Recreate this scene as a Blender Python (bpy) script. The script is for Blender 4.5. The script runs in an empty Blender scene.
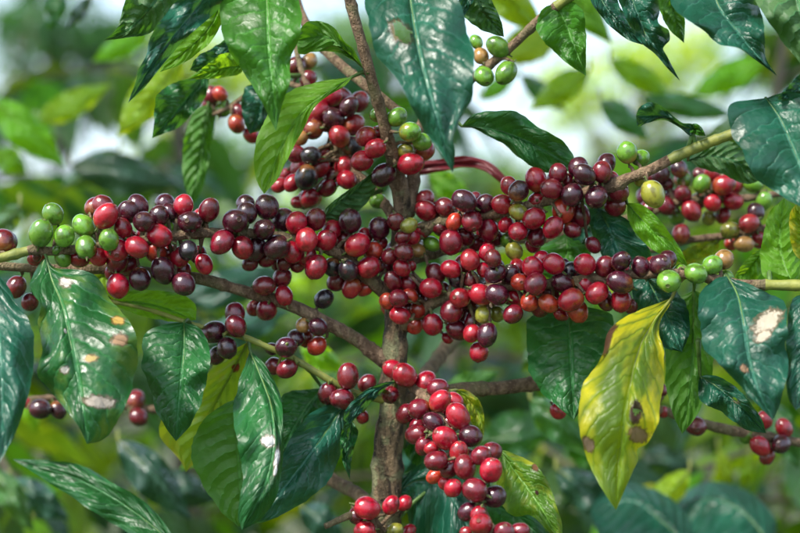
import bpy, bmesh, math, random
import numpy as np
from mathutils import Vector, Matrix, Euler, noise

random.seed(11)
R = math.radians
scene = bpy.context.scene

# ------------------------------------------------------------------ camera, sky, sun, exposure
CAM = Vector((0.0, -1.0, 1.30))
LENS, SENSOR = 70.0, 36.0
cam_data = bpy.data.cameras.new('camera')
cam_data.lens = LENS
cam_data.sensor_width = SENSOR
cam_data.clip_start = 0.02
cam_data.clip_end = 2000
cam_data.dof.use_dof = True
cam_data.dof.focus_distance = 0.945
cam_data.dof.aperture_fstop = 4.6
cam_data.dof.aperture_blades = 0
cam = bpy.data.objects.new('camera', cam_data)
scene.collection.objects.link(cam)
cam.location = CAM
cam.rotation_euler = (R(90), 0, 0)
scene.camera = cam

SUN_EL, SUN_AZ = 50.0, -130.0          # azimuth clockwise from +Y (the way the camera looks)
sun_dir = Vector((math.sin(R(SUN_AZ)) * math.cos(R(SUN_EL)), math.cos(R(SUN_AZ)) * math.cos(R(SUN_EL)), math.sin(R(SUN_EL))))
world = bpy.data.worlds.new('World')
scene.world = world
world.use_nodes = True
wn = world.node_tree.nodes
sky = wn.new('ShaderNodeTexSky')
sky.sky_type = 'NISHITA'
sky.sun_disc = False
sky.sun_elevation = R(SUN_EL)
sky.sun_rotation = R(SUN_AZ)
sky.air_density = 1.0
sky.dust_density = 3.0
sky.ozone_density = 1.5
wn['Background'].inputs['Strength'].default_value = 0.05
# a thin, broken white cloud veil over the whole sky
tcw = wn.new('ShaderNodeTexCoord')
cn = wn.new('ShaderNodeTexNoise')
cn.inputs['Scale'].default_value = 2.6
cn.inputs['Detail'].default_value = 6.0
cr = wn.new('ShaderNodeMapRange')
for q, val in zip((1, 2, 3, 4), (0.35, 0.70, 0.20, 0.62)):
    cr.inputs[q].default_value = val
veil = wn.new('ShaderNodeMix')
veil.data_type = 'RGBA'
veil.inputs[7].default_value = (7.0, 8.4, 10.0, 1)
wl = world.node_tree.links
wl.new(tcw.outputs['Generated'], cn.inputs['Vector'])
wl.new(cn.outputs[0], cr.inputs[0])
wl.new(cr.outputs[0], veil.inputs[0])
wl.new(sky.outputs[0], veil.inputs[6])
wl.new(veil.outputs[2], wn['Background'].inputs['Color'])
sun_data = bpy.data.lights.new('sun', 'SUN')
sun_data.energy = 1.5
sun_data.angle = R(10)          # sun veiled by thin cloud: no hard-edged shadow in the photograph
sun_data.color = (1.0, 0.95, 0.86)
sun = bpy.data.objects.new('sun', sun_data)
scene.collection.objects.link(sun)
sun.rotation_euler = (-sun_dir).to_track_quat('-Z', 'Y').to_euler()
sun.location = sun_dir * 30
scene.view_settings.view_transform = 'Standard'
scene.view_settings.look = 'None'
scene.view_settings.exposure = 2.45
scene.view_settings.gamma = 1.0
scene.cycles.use_denoising = True
scene.cycles.max_bounces = 8
scene.cycles.transparent_max_bounces = 6
scene.cycles.sample_clamp_indirect = 8.0

# ------------------------------------------------------------------ helpers
COL = scene.collection
TANH = SENSOR / 2 / LENS
K = TANH / 400.0                     # metres per photo pixel at one metre
def at(px, py, d):
    return Vector((CAM.x + (px - 400) * K * d, CAM.y + d, CAM.z - (py - 266.5) * K * d))
def to_px(p):
    d = max(p.y - CAM.y, 1e-3)
    return (400 + (p.x - CAM.x) / (K * d), 266.5 - (p.z - CAM.z) / (K * d), d)

WORLD = {}
def link(name, data, parent=None, loc=Vector((0, 0, 0))):
    o = bpy.data.objects.new(name, data)
    COL.objects.link(o)
    WORLD[o] = Vector(loc)
    if parent is not None:
        o.parent = parent
        o.location = WORLD[o] - WORLD[parent]
    else:
        o.location = loc
    return o
def thing(name, loc, label, cat, group=None):
    o = link(name, None, None, loc)
    o.empty_display_size = 0.1
    o['label'] = label
    o['category'] = cat
    if group:
        o['group'] = group
    return o
def mesh_from(name, verts, faces, mats, fmat=None, smooth=True, uvs=None):
    me = bpy.data.meshes.new(name)
    me.from_pydata([tuple(v) for v in verts], [], faces)
    for m in mats:
        me.materials.append(m)
    if fmat is not None:
        me.polygons.foreach_set('material_index', fmat)
    if smooth:
        me.polygons.foreach_set('use_smooth', [True] * len(me.polygons))
    if uvs is not None:
        lay = me.uv_layers.new(name='UVMap')
        idx = np.zeros(len(me.loops), dtype=np.int32)
        me.loops.foreach_get('vertex_index', idx)
        lay.data.foreach_set('uv', np.asarray(uvs, dtype=np.float32)[idx].ravel())
    me.update()
    return me

def spline(pts, n, closed_ends=True):
    """Catmull-Rom through pts (any dimension), n samples evenly spaced in arc length."""
    P = np.array(pts, dtype=float)
    if len(P) == 2:
        t = np.linspace(0, 1, n)[:, None]
        return P[0] * (1 - t) + P[1] * t
    Q = np.vstack([2 * P[0] - P[1], P, 2 * P[-1] - P[-2]])
    out = []
    for i in range(1, len(Q) - 2):
        p0, p1, p2, p3 = Q[i - 1], Q[i], Q[i + 1], Q[i + 2]
        for t in np.linspace(0, 1, 16, endpoint=False):
            out.append(0.5 * (2 * p1 + (p2 - p0) * t + (2 * p0 - 5 * p1 + 4 * p2 - p3) * t * t + (3 * p1 - p0 - 3 * p2 + p3) * t ** 3))
    out.append(P[-1])
    out = np.array(out)
    seg = np.linalg.norm(np.diff(out[:, :2], axis=0), axis=1)
    if out.shape[1] >= 3:
        seg = np.linalg.norm(np.diff(out[:, :3], axis=0), axis=1)
    s = np.concatenate([[0], np.cumsum(seg)])
    s /= max(s[-1], 1e-9)
    tt = np.linspace(0, 1, n)
    return np.stack([np.interp(tt, s, out[:, k]) for k in range(out.shape[1])], axis=1)

def tube(pts, rads, seg=10, rough=0.0, seed=0.0, cap=True, freq=60.0):
    """verts, faces of a tube through 3-D points with per-point radii."""
    verts, faces = [], []
    n = len(pts)
    ref = Vector((0.13, 0.21, 0.97))
    for i in range(n):
        p = Vector(pts[i])
        a = Vector(pts[max(i - 1, 0)]); b = Vector(pts[min(i + 1, n - 1)])
        t = (b - a)
        t = t.normalized() if t.length > 1e-9 else Vector((0, 0, 1))
        if abs(t.dot(ref)) > 0.9:
            ref = Vector((0.97, 0.1, 0.1))
        s = t.cross(ref).normalized()
        u = s.cross(t)
        ref = u
        for k in range(seg):
            a_ = 2 * math.pi * k / seg
            d = s * math.cos(a_) + u * math.sin(a_)
            q = p + d * rads[i]
            if rough:
                q += d * rads[i] * rough * (noise.noise((q + Vector((seed, seed, seed))) * freq) + 0.5 * noise.noise((q + Vector((seed, 0, 0))) * freq * 3.1))
            verts.append(q)
    for i in range(n - 1):
        for k in range(seg):
            a, b = i * seg + k, i * seg + (k + 1) % seg
            faces.append((a, b, b + seg, a + seg))
    if cap:
        verts.append(Vector(pts[0])); verts.append(Vector(pts[-1]))
        c0, c1 = len(verts) - 2, len(verts) - 1
        for k in range(seg):
            faces.append((c0, (k + 1) % seg, k))
            faces.append((c1, (n - 1) * seg + k, (n - 1) * seg + (k + 1) % seg))
    return verts, faces

# ------------------------------------------------------------------ materials
class NT:
    def __init__(self, name):
        self.m = bpy.data.materials.new(name)
        self.m.use_nodes = True
        self.t = self.m.node_tree
        self.n = self.t.nodes
        self.n.clear()
        self.out = self.n.new('ShaderNodeOutputMaterial')
    def put(self, sock, v):
        if isinstance(v, bpy.types.NodeSocket):
            self.t.links.new(v, sock)
        elif isinstance(v, (tuple, list)) and len(v) == 3 and sock.type == 'RGBA':
            sock.default_value = (*v, 1)
        else:
            sock.default_value = v
    def node(self, kind, ins=None, out=0, **props):
        nd = self.n.new(kind)
        for k, v in props.items():
            setattr(nd, k, v)
        for k, v in (ins or {}).items():
            self.put(nd.inputs[k], v)
        return nd.outputs[out]
    def math(self, op, a, b=0.0, c=0.0, clamp=False):
        nd = self.n.new('ShaderNodeMath')
        nd.operation = op
        nd.use_clamp = clamp
        self.put(nd.inputs[0], a); self.put(nd.inputs[1], b); self.put(nd.inputs[2], c)
        return nd.outputs[0]
    def ramp(self, v, a, b, lo=0.0, hi=1.0):
        nd = self.n.new('ShaderNodeMapRange')
        nd.interpolation_type = 'SMOOTHSTEP'
        self.put(nd.inputs[0], v)
        for i, q in enumerate((a, b, lo, hi)):
            nd.inputs[i + 1].default_value = q
        return nd.outputs[0]
    def mix(self, f, a, b, mode='MIX'):
        nd = self.n.new('ShaderNodeMix')
        nd.data_type = 'RGBA'
        nd.blend_type = mode
        self.put(nd.inputs[0], f); self.put(nd.inputs[6], a); self.put(nd.inputs[7], b)
        return nd.outputs[2]
    def noise(self, vec, scale, detail=3.0, rough=0.55, dist=0.0, out=0):
        return self.node('ShaderNodeTexNoise', {'Vector': vec, 'Scale': scale, 'Detail': detail, 'Roughness': rough, 'Distortion': dist}, out=out)
    def scale_vec(self, v, s):
        nd = self.n.new('ShaderNodeVectorMath')
        nd.operation = 'MULTIPLY'
        self.put(nd.inputs[0], v)
        nd.inputs[1].default_value = s
        return nd.outputs[0]
    def add_vec(self, a, b):
        nd = self.n.new('ShaderNodeVectorMath')
        nd.operation = 'ADD'
        self.put(nd.inputs[0], a); self.put(nd.inputs[1], b)
        return nd.outputs[0]
    def done(self, shader):
        self.t.links.new(shader, self.out.inputs['Surface'])
        return self.m

def leaf_material(name, top, under, trans, tmix=0.35, veins=9.0, rough=0.41, spots=(), yellow=None, yellow_amt=0.0,
                  speck=0.25, tip_green=0.0, vary=0.0, bump=0.5, vein_col=None, lesions=0.0):
    """Glossy leaf: midrib and side veins from the UVs, relief between the veins, light through the blade."""
    g = NT(name)
    uv = g.node('ShaderNodeTexCoord', out='UV')
    rnd = g.node('ShaderNodeObjectInfo', out='Random')
    sep = g.n.new('ShaderNodeSeparateXYZ'); g.t.links.new(uv, sep.inputs[0])
    u, vv = sep.outputs[0], sep.outputs[1]
    sv = g.math('MULTIPLY_ADD', vv, 2.0, -1.0)
    av = g.math('ABSOLUTE', sv)
    off = g.node('ShaderNodeCombineXYZ', {0: g.math('MULTIPLY', rnd, 37.0), 1: g.math('MULTIPLY', rnd, 91.0), 2: 0.0})
    p = g.add_vec(g.scale_vec(uv, (2.0, 1.0, 1.0)), off)
    wob = g.noise(p, 5.0, 2.0)
    side = g.math('GREATER_THAN', sv, 0.0)
    s = g.math('MULTIPLY', u, veins)
    s = g.math('SUBTRACT', s, g.math('MULTIPLY', g.math('POWER', av, 1.25), 2.0))
    s = g.math('ADD', s, g.math('MULTIPLY', side, 0.43))
    s = g.math('ADD', s, g.math('MULTIPLY', wob, 0.9))
    fr = g.math('FRACT', g.math('ADD', s, 10.0))
    dist = g.math('MINIMUM', fr, g.math('SUBTRACT', 1.0, fr))
    vein = g.math('MULTIPLY', g.ramp(dist, 0.10, 0.01), g.ramp(av, 0.98, 0.55))
    mid = g.ramp(av, 0.075, 0.03)
    pillow = g.math('POWER', g.math('MULTIPLY', dist, 2.0), 0.6)
    fine = g.noise(p, 70.0, 3.0)
    med = g.noise(p, 9.0, 3.0)
    big = g.noise(p, 2.2, 3.0)
    h = g.math('MULTIPLY', pillow, g.ramp(av, 1.0, 0.7, 0.35, 1.0))
    h = g.math('ADD', h, g.math('MULTIPLY', med, 0.3))
    h = g.math('ADD', h, g.math('MULTIPLY', fine, 0.07))
    h = g.math('SUBTRACT', h, g.math('MULTIPLY', mid, 0.9))
    bmp = g.node('ShaderNodeBump', {'Strength': bump, 'Distance': 0.0034, 'Height': h})
    back = g.node('ShaderNodeNewGeometry', out='Backfacing')
    vc = vein_col or tuple(min(1, c * 2.2 + 0.03) for c in top)
    var = g.ramp(big, 0.25, 0.75, 0.62, 1.4)
    tcol = g.mix(1.0, top, g.node('ShaderNodeCombineColor', {0: var, 1: var, 2: var}), 'MULTIPLY')
    col = g.mix(back, tcol, under)
    tr = trans
    if vary:
        hs = g.node('ShaderNodeHueSaturation', {'Hue': g.math('MULTIPLY_ADD', rnd, 0.07 * vary, 0.5 - 0.045 * vary), 'Saturation': 1.0,
                                                'Value': g.math('MULTIPLY_ADD', g.math('FRACT', g.math('MULTIPLY', rnd, 17.3)), 0.9, 0.55), 'Color': col})
        col = hs
        tr = g.node('ShaderNodeHueSaturation', {'Hue': g.math('MULTIPLY_ADD', rnd, 0.08 * vary, 0.5 - 0.055 * vary), 'Color': trans})
    if yellow is not None:
        ymask = g.math('ADD', g.ramp(big, 0.35, 0.7), g.ramp(av, 0.2, 1.0, -0.25, 0.25))
        ymask = g.math('MULTIPLY', g.math('ADD', ymask, yellow_amt - 0.5, clamp=True), 1.0, clamp=True)
        ymask = g.math('MULTIPLY', ymask, g.ramp(dist, 0.02, 0.2, 0.45, 1.0))
        if tip_green:
            ymask = g.math('MULTIPLY', ymask, g.ramp(g.math('ADD', u, g.math('MULTIPLY', big, 0.5)), 0.85, 1.2, 1.0, 1.0 - tip_green))
        col = g.mix(ymask, col, yellow)
        tr = g.mix(ymask, tr, tuple(min(1.0, c * 1.25) for c in yellow))
    col = g.mix(g.math('MULTIPLY', vein, 0.5), col, vc)
    col = g.mix(g.math('MULTIPLY', mid, 0.75), col, vc)
    tr = g.mix(g.math('MULTIPLY', vein, 0.35), tr, tuple(c * 0.5 for c in trans))
    opq = None
    rgh = g.ramp(med, 0.3, 0.75, rough - 0.07, rough + 0.14)
    if speck:
        sp = g.ramp(g.noise(p, 95.0, 1.0, 0.3), 0.80 - speck * 0.12, 0.84)
        col = g.mix(g.math('MULTIPLY', sp, 0.6), col, (0.42, 0.46, 0.40))
    if lesions:
        le = g.ramp(g.noise(p, 13.0, 3.0, 0.6), 0.74 - lesions * 0.1, 0.78 - lesions * 0.1)
        col = g.mix(g.math('MULTIPLY', le, 0.85), col, (0.16, 0.075, 0.03))
        tr = g.mix(g.math('MULTIPLY', le, 0.85), tr, (0.12, 0.04, 0.01))
    for (su, s_v, ru, rv, c) in spots:
        du = g.math('DIVIDE', g.math('SUBTRACT', u, su), ru)
        dv = g.math('DIVIDE', g.math('SUBTRACT', sv, s_v), rv)
        dd = g.math('SQRT', g.math('ADD', g.math('MULTIPLY', du, du), g.math('MULTIPLY', dv, dv)))
        dd = g.math('ADD', dd, g.math('MULTIPLY_ADD', g.noise(p, 18.0, 3.0, 0.65), 1.5, -0.75))
        mk = g.ramp(dd, 1.0, 0.72)
        rim = g.ramp(dd, 1.35, 0.95)
        col = g.mix(g.math('MULTIPLY', rim, 0.75), col, (c[0] * 0.35, c[1] * 0.25, c[2] * 0.2))
        col = g.mix(mk, col, c)
        tr = g.mix(rim, tr, tuple(x * 0.6 for x in c))
        rgh = g.math('ADD', rgh, g.math('MULTIPLY', mk, 0.35))
    rgh = g.math('ADD', rgh, g.math('MULTIPLY', back, 0.12))
    bs = g.node('ShaderNodeBsdfPrincipled', {'Base Color': col, 'Roughness': rgh, 'Specular IOR Level': 0.52, 'Normal': bmp})
    tl = g.node('ShaderNodeBsdfTranslucent', {'Color': tr, 'Normal': bmp})
    return g.done(g.node('ShaderNodeMixShader', {0: tmix, 1: bs, 2: tl}))

BROWN, PALE, TAN = (0.16, 0.07, 0.03), (0.50, 0.47, 0.42), (0.34, 0.2, 0.11)
M = {}
M['dark'] = leaf_material('leaf_dark', (0.010, 0.088, 0.020), (0.06, 0.14, 0.045), (0.10, 0.30, 0.02), 0.26, lesions=0.15)
M['teal'] = leaf_material('leaf_blue_green', (0.008, 0.074, 0.046), (0.07, 0.15, 0.07), (0.09, 0.28, 0.03), 0.24, rough=0.36, speck=0.4)
M['green'] = leaf_material('leaf_green', (0.035, 0.15, 0.014), (0.07, 0.19, 0.03), (0.17, 0.44, 0.015), 0.38)
M['fresh'] = leaf_material('leaf_fresh', (0.085, 0.25, 0.016), (0.12, 0.30, 0.025), (0.36, 0.66, 0.015), 0.5)
M['lime'] = leaf_material('leaf_lime', (0.16, 0.26, 0.015), (0.18, 0.30, 0.03), (0.55, 0.68, 0.015), 0.5, yellow=(0.50, 0.42, 0.02), yellow_amt=0.35, lesions=0.3)
M['red'] = leaf_material('leaf_burgundy', (0.12, 0.012, 0.02), (0.15, 0.02, 0.03), (0.28, 0.02, 0.02), 0.3, veins=3.0, bump=0.08)
M['back'] = leaf_material('leaf_background', (0.040, 0.125, 0.040), (0.07, 0.17, 0.05), (0.20, 0.46, 0.02), 0.36, vary=1.0, speck=0, bump=0.35, rough=0.16)
M['back_lime'] = leaf_material('leaf_backlit_lime', (0.11, 0.31, 0.012), (0.14, 0.34, 0.02), (0.46, 0.74, 0.012), 0.55, vary=1.0, speck=0, bump=0.35, rough=0.18)  # glow of sun through the leaves is put into this lime colour
M['back_blue'] = leaf_material('leaf_background_blue', (0.030, 0.085, 0.055), (0.07, 0.14, 0.08), (0.10, 0.28, 0.05), 0.22, vary=0.6, rough=0.2, speck=0, bump=0.35)

def cherry_material(name='cherry_skin', joined=False):
    g = NT(name)
    oc = g.node('ShaderNodeObjectInfo', out='Color')
    rnd = g.node('ShaderNodeObjectInfo', out='Random')
    tc = g.node('ShaderNodeTexCoord', out='Object')
    if joined:                                  # fruit joined into one mesh: colour from a colour attribute, object space in metres
        oc = g.node('ShaderNodeVertexColor', layer_name='fruit')
        tc = g.scale_vec(tc, (140.0, 140.0, 140.0))
    off = g.node('ShaderNodeCombineXYZ', {0: g.math('MULTIPLY', rnd, 41.0), 1: g.math('MULTIPLY', rnd, 23.0), 2: rnd})
    p = g.add_vec(tc, off)
    low = g.noise(p, 1.1, 2.0)
    mid = g.noise(p, 7.0, 3.0)
    fine = g.noise(p, 26.0, 2.0)
    dark = g.mix(1.0, oc, (0.36, 0.30, 0.34), 'MULTIPLY')
    light = g.mix(0.16, g.mix(1.0, oc, (1.45, 1.5, 1.3), 'MULTIPLY'), (0.42, 0.06, 0.03))
    col = g.mix(g.ramp(low, 0.50, 0.34, 0.0, 0.75), oc, dark)
    col = g.mix(g.ramp(low, 0.55, 0.75, 0.0, 0.7), col, light)
    col = g.mix(g.ramp(mid, 0.58, 0.8, 0.0, 0.2), col, dark)
    col = g.mix(g.ramp(fine, 0.76, 0.82, 0.0, 0.35), col, (0.36, 0.20, 0.13))
    # some fruit ripen unevenly: an orange to green cheek
    sz = g.n.new('ShaderNodeSeparateXYZ'); g.t.links.new(tc, sz.inputs[0])
    cheek = g.ramp(g.math('ADD', g.math('MULTIPLY', sz.outputs[2], -0.5), g.math('MULTIPLY', low, 1.3)), 0.75, 1.25)
    some = g.math('GREATER_THAN', g.math('FRACT', g.math('MULTIPLY', rnd, 7.77)), 0.85)
    col = g.mix(g.math('MULTIPLY', g.math('MULTIPLY', cheek, some), 0.6), col, (0.30, 0.10, 0.015))
    # pale waxy bloom
    col = g.mix(g.ramp(g.noise(p, 2.3, 3.0), 0.5, 0.8, 0.0, 0.07), col, (0.42, 0.34, 0.42))
    h = g.math('ADD', g.math('MULTIPLY', mid, 0.7), g.math('MULTIPLY', fine, 0.25))
    bmp = g.node('ShaderNodeBump', {'Strength': 0.10, 'Distance': 0.25, 'Height': h})
    bs = g.node('ShaderNodeBsdfPrincipled', {'Base Color': col, 'Roughness': g.ramp(mid, 0.3, 0.7, 0.14, 0.28), 'Specular IOR Level': 0.7,
                                             'Coat Weight': 0.35, 'Coat Roughness': 0.10, 'Coat IOR': 1.6, 'Normal': bmp})
    return g.done(bs)
M['cherry'] = cherry_material()
M['cherry_joined'] = cherry_material('cherry_skin_joined', True)

def simple(name, base, var=0.35, scale=60.0, rough=0.7, bump=0.4, col2=None, dist=0.002, coord='Object'):
    g = NT(name)
    tc = g.node('ShaderNodeTexCoord', out=coord)
    n1 = g.noise(tc, scale, 5.0, 0.62)
    n2 = g.noise(tc, scale * 0.21, 3.0)
    c2 = col2 or tuple(c * (1 - var) for c in base)
    col = g.mix(g.ramp(n1, 0.35, 0.65), base, c2)
    col = g.mix(g.ramp(n2, 0.45, 0.7, 0.0, 0.6), col, tuple(min(1, c * 1.5) for c in base))
    bmp = g.node('ShaderNodeBump', {'Strength': bump, 'Distance': dist, 'Height': n1})
    return g.done(g.node('ShaderNodeBsdfPrincipled', {'Base Color': col, 'Roughness': rough, 'Normal': bmp}))

def bark_material(name, base, col2, moss, scale):
    g = NT(name)
    tc = g.node('ShaderNodeTexCoord', out='Object')
    st = g.scale_vec(tc, (1.0, 1.0, 0.35))
    n1 = g.noise(st, scale, 6.0, 0.65, 0.6)
    n2 = g.noise(tc, scale * 0.3, 3.0)
    n3 = g.noise(tc, scale * 2.6, 2.0)
    col = g.mix(g.ramp(n1, 0.38, 0.62), col2, base)
    col = g.mix(g.ramp(n2, 0.50, 0.60, 0.0, 0.8), col, moss)
    col = g.mix(g.ramp(n3, 0.62, 0.70, 0.0, 0.6), col, tuple(min(1, c * 1.9) for c in base))
    h = g.math('ADD', n1, g.math('MULTIPLY', n3, 0.35))
    bmp = g.node('ShaderNodeBump', {'Strength': 1.0, 'Distance': 0.005, 'Height': h})
    return g.done(g.node('ShaderNodeBsdfPrincipled', {'Base Color': col, 'Roughness': 0.82, 'Normal': bmp}))
M['bark'] = bark_material('trunk_bark', (0.21, 0.145, 0.08), (0.03, 0.02, 0.011), (0.19, 0.20, 0.10), 190.0)
M['twig'] = bark_material('twig_bark', (0.27, 0.18, 0.11), (0.12, 0.07, 0.04), (0.19, 0.16, 0.08), 220.0)
M['greentwig'] = simple('green_twig', (0.24, 0.25, 0.05), 0.5, 160.0, 0.55, 0.4, (0.14, 0.17, 0.035))
M['rib'] = simple('leaf_rib', (0.085, 0.17, 0.035), 0.4, 160.0, 0.5, 0.3)
M['stalk'] = simple('fruit_stalk', (0.10, 0.15, 0.03), 0.5, 300.0, 0.6, 0.3)
def scar_material():
    g = NT('fruit_scar')
    oc = g.node('ShaderNodeObjectInfo', out='Color')
    n1 = g.noise(g.node('ShaderNodeTexCoord', out='Object'), 9.0, 3.0)
    col = g.mix(g.ramp(n1, 0.35, 0.65, 0.25, 0.6), g.mix(1.0, oc, (0.55, 0.6, 0.6), 'MULTIPLY'), (0.15, 0.09, 0.045))
    return g.done(g.node('ShaderNodeBsdfPrincipled', {'Base Color': col, 'Roughness': 0.6}))
M['scar'] = scar_material()
M['farbark'] = simple('far_bark', (0.16, 0.13, 0.10), 0.5, 20.0, 0.85, 0.5)

# ------------------------------------------------------------------ ground
def ground_z(x, y):
    yy = max(0.0, y - 1.2)
    return -0.10 * min(yy, 45.0) + 0.05 * noise.noise(Vector((x * 0.6, y * 0.6, 3.0)))
def build_ground():
    xs = sorted(set([-900, -400, -180, -80, -45] + [round(-26 + 1.0 * i, 2) for i in range(53)] + [45, 80, 180, 400, 900]))
    ys = sorted(set([-900, -300, -90, -30, -12] + [round(-6 + 0.8 * i, 2) for i in range(70)] + [60, 90, 160, 320, 900]))
    verts = [Vector((x, y, ground_z(x, y))) for y in ys for x in xs]
    nx = len(xs)
    faces = [(j * nx + i, j * nx + i + 1, (j + 1) * nx + i + 1, (j + 1) * nx + i) for j in range(len(ys) - 1) for i in range(nx - 1)]
    m = simple('soil_and_leaf_litter', (0.035, 0.060, 0.016), 0.6, 9.0, 0.95, 0.8, (0.045, 0.036, 0.02), 0.03)
    o = link('ground', mesh_from('ground', verts, faces, [m]))
    o['kind'] = 'structure'
build_ground()

# ------------------------------------------------------------------ the fruiting coffee bush
bush = thing('coffee_bush', at(386, 540, 1.0) * 1.0, 'fruiting coffee bush laden with red, purple and green cherries, in sharp focus', 'coffee bush')
bush.location.z = ground_z(bush.location.x, bush.location.y)
WORLD[bush] = bush.location.copy()

def px_tube(pts, n, rough, seed, seg=12, knots=0.0):
    S = spline([(*at(a, b, d), r * K * d) for a, b, d, r in pts], n)
    P = [Vector(s[:3]) for s in S]
    rr = [s[3] for s in S]
    if knots:
        L = 0.0
        nxt = 0.02
        for i in range(1, n):
            L += (P[i] - P[i - 1]).length
            if L > nxt:
                rr[i] *= 1.0 + knots
                nxt = L + random.uniform(0.018, 0.034)
    v, f = tube(P, rr, seg, rough, seed)
    return P, rr, v, f

def rel(verts, o):
    return [v - o for v in verts]

base = WORLD[bush]
tp = [(386, 1500, 1.0, 21)]
gz = to_px(base)[1]
trunk_pts = [(383, gz + 12, 1.0, 22), (384, 1500, 1.0, 20), (383, 800, 1.0, 18), (385, 533, 1.0, 16), (388, 460, 1.0, 15), (393, 400, 1.0, 14), (395, 340, 1.0, 12.5),
             (396, 290, 1.0, 10.5), (400, 240, 1.0, 9), (404, 205, 0.998, 8.5), (399, 182, 0.995, 7)]
TP, TR, v, f = px_tube(trunk_pts, 260, 0.22, 1.0, 20, 0.07)
trunk = link('trunk', mesh_from('trunk', rel(v, base), f, [M['bark']]), bush, base)

BR = {}
BR['left1'] = [(396, 300, 1.0, 8), (370, 280, .99, 6.5), (335, 252, .98, 5.5), (275, 236, .965, 5), (205, 233, .955, 5), (160, 238, .95, 5), (100, 246, .945, 4.5), (55, 251, .945, 4.5), (34, 250, .94, 5.5), (28, 251, .94, 4.6), (0, 258, .935, 5), (-70, 275, .92, 5)]
BR['left2'] = [(394, 366, 1.0, 9), (375, 353, .997, 7.5), (358, 340, .995, 7), (330, 325, .99, 6.5), (290, 305, .985, 6), (240, 290, .98, 6), (195, 278, .975, 5.5), (120, 270, .975, 5), (30, 268, .97, 4.5), (-60, 260, .96, 4)]
BR['left3'] = [(394, 402, 1.0, 4), (362, 395, .99, 3.5), (335, 383, .985, 3.4), (292, 358, .98, 3.4), (265, 346, .975, 3), (240, 336, .975, 3), (195, 325, .975, 2.6), (150, 310, .98, 2.2), (105, 300, .985, 2)]
BR['stem'] = [(404, 218, 1.0, 10), (399, 185, .995, 8.5), (388, 140, .98, 6.5), (372, 80, .965, 5.5), (350, 0, .955, 5.5), (338, -60, .95, 5.5), (345, -400, .98, 5), (360, -800, 1.0, 4), (365, -1050, 1.0, 2)]
BR['stem2'] = [(407, 215, 1.0, 8), (413, 178, 1.002, 6.5), (412, 150, 1.01, 5), (430, 110, 1.02, 5), (470, 80, 1.0, 5), (510, 48, .99, 4.8), (545, 15, .98, 5), (580, -8, .97, 5), (640, -34, .95, 4.5), (760, -44, .93, 4), (860, -40, .92, 3)]
BR['topL'] = [(400, 112, .99, 5), (365, 85, 1.0, 5), (325, 50, 1.02, 5), (300, 12, 1.04, 5), (285, -40, 1.05, 4)]
BR['topC'] = [(402, 228, 1.0, 6), (378, 196, 1.01, 5), (345, 160, 1.02, 4), (325, 120, 1.03, 3.5), (303, 75, 1.04, 3), (292, 30, 1.05, 3)]
BR['topF'] = [(310, 90, 1.04, 3), (270, 82, 1.06, 3), (228, 108, 1.075, 2.5), (196, 120, 1.09, 2)]
BR['rU'] = [(402, 244, 1.0, 9), (440, 222, .985, 6), (500, 212, .97, 5), (560, 198, .96, 5), (600, 189, .955, 6), (620, 184, .952, 7.5), (627, 179, .95, 6), (650, 170, .945, 5.5), (690, 150, .94, 5.5), (735, 133, .935, 5.5), (790, 112, .93, 6), (860, 88, .92, 5)]
BR['rF'] = [(400, 326, 1.0, 9), (440, 300, .985, 6), (500, 287, .965, 5), (560, 283, .95, 5), (620, 275, .94, 5), (680, 274, .93, 5), (726, 281, .925, 4.6), (745, 284, .922, 4.6), (770, 285, .92, 5.2), (840, 286, .91, 6)]
BR['rR'] = [(404, 262, 1.01, 6), (470, 245, 1.03, 5), (560, 235, 1.06, 4.5), (640, 215, 1.07, 4.5), (690, 200, 1.07, 4), (740, 199, 1.075, 4), (800, 190, 1.08, 3)]
BR['rR2'] = [(545, 240, 1.055, 4), (640, 250, 1.06, 4), (690, 240, 1.06, 4), (740, 234, 1.055, 4), (777, 225, 1.05, 3.6), (830, 214, 1.05, 3)]
BR['lowR'] = [(400, 402, 1.0, 9), (450, 391, 1.01, 7.5), (500, 388, 1.015, 7), (545, 384, 1.02, 7), (600, 395, 1.03, 6), (660, 410, 1.04, 5), (720, 428, 1.05, 5), (775, 438, 1.06, 5), (840, 450, 1.07, 4)]
BR['lowC'] = [(398, 372, .995, 7), (420, 392, .975, 6), (440, 420, .95, 5), (462, 460, .925, 5), (478, 500, .91, 5), (492, 535, .90, 5), (506, 585, .89, 4)]
BR['lowL'] = [(388, 522, 1.0, 7), (360, 496, 1.03, 6.5), (330, 478, 1.06, 6.5), (300, 455, 1.09, 5.5), (240, 422, 1.13, 4), (140, 408, 1.12, 4), (50, 398, 1.08, 3.5), (-20, 410, 1.06, 3)]
BR['bot'] = [(388, 548, .99, 6), (375, 522, .975, 4), (356, 514, .97, 4), (325, 526, .96, 3)]
BR['pale'] = [(404, 404, 1.0, 6), (428, 372, 1.08, 7), (452, 342, 1.14, 7), (500, 300, 1.2, 6)]
BR['upL'] = [(341, -40, .951, 5), (260, -50, .935, 4.5), (160, -58, .92, 4), (40, -60, .90, 3.5)]
BR['upC'] = [(343, -25, .953, 4.5), (400, -32, .935, 4), (470, -34, .925, 4), (560, -60, .91, 3)]
BR['botL'] = [(384, 660, 1.0, 6), (280, 610, .99, 5), (180, 580, .98, 4.5), (60, 570, .97, 4), (-60, 520, .93, 4), (-120, 260, .93, 3)]
BR['botR'] = [(384, 640, 1.0, 6), (470, 560, 1.03, 5), (560, 548, 1.1, 4.5), (660, 545, 1.2, 4), (780, 540, 1.25, 4)]
CURVE, BROBJ, BRMESH = {}, {}, {}
GREENISH = {'left3': 'greentwig'}
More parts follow.
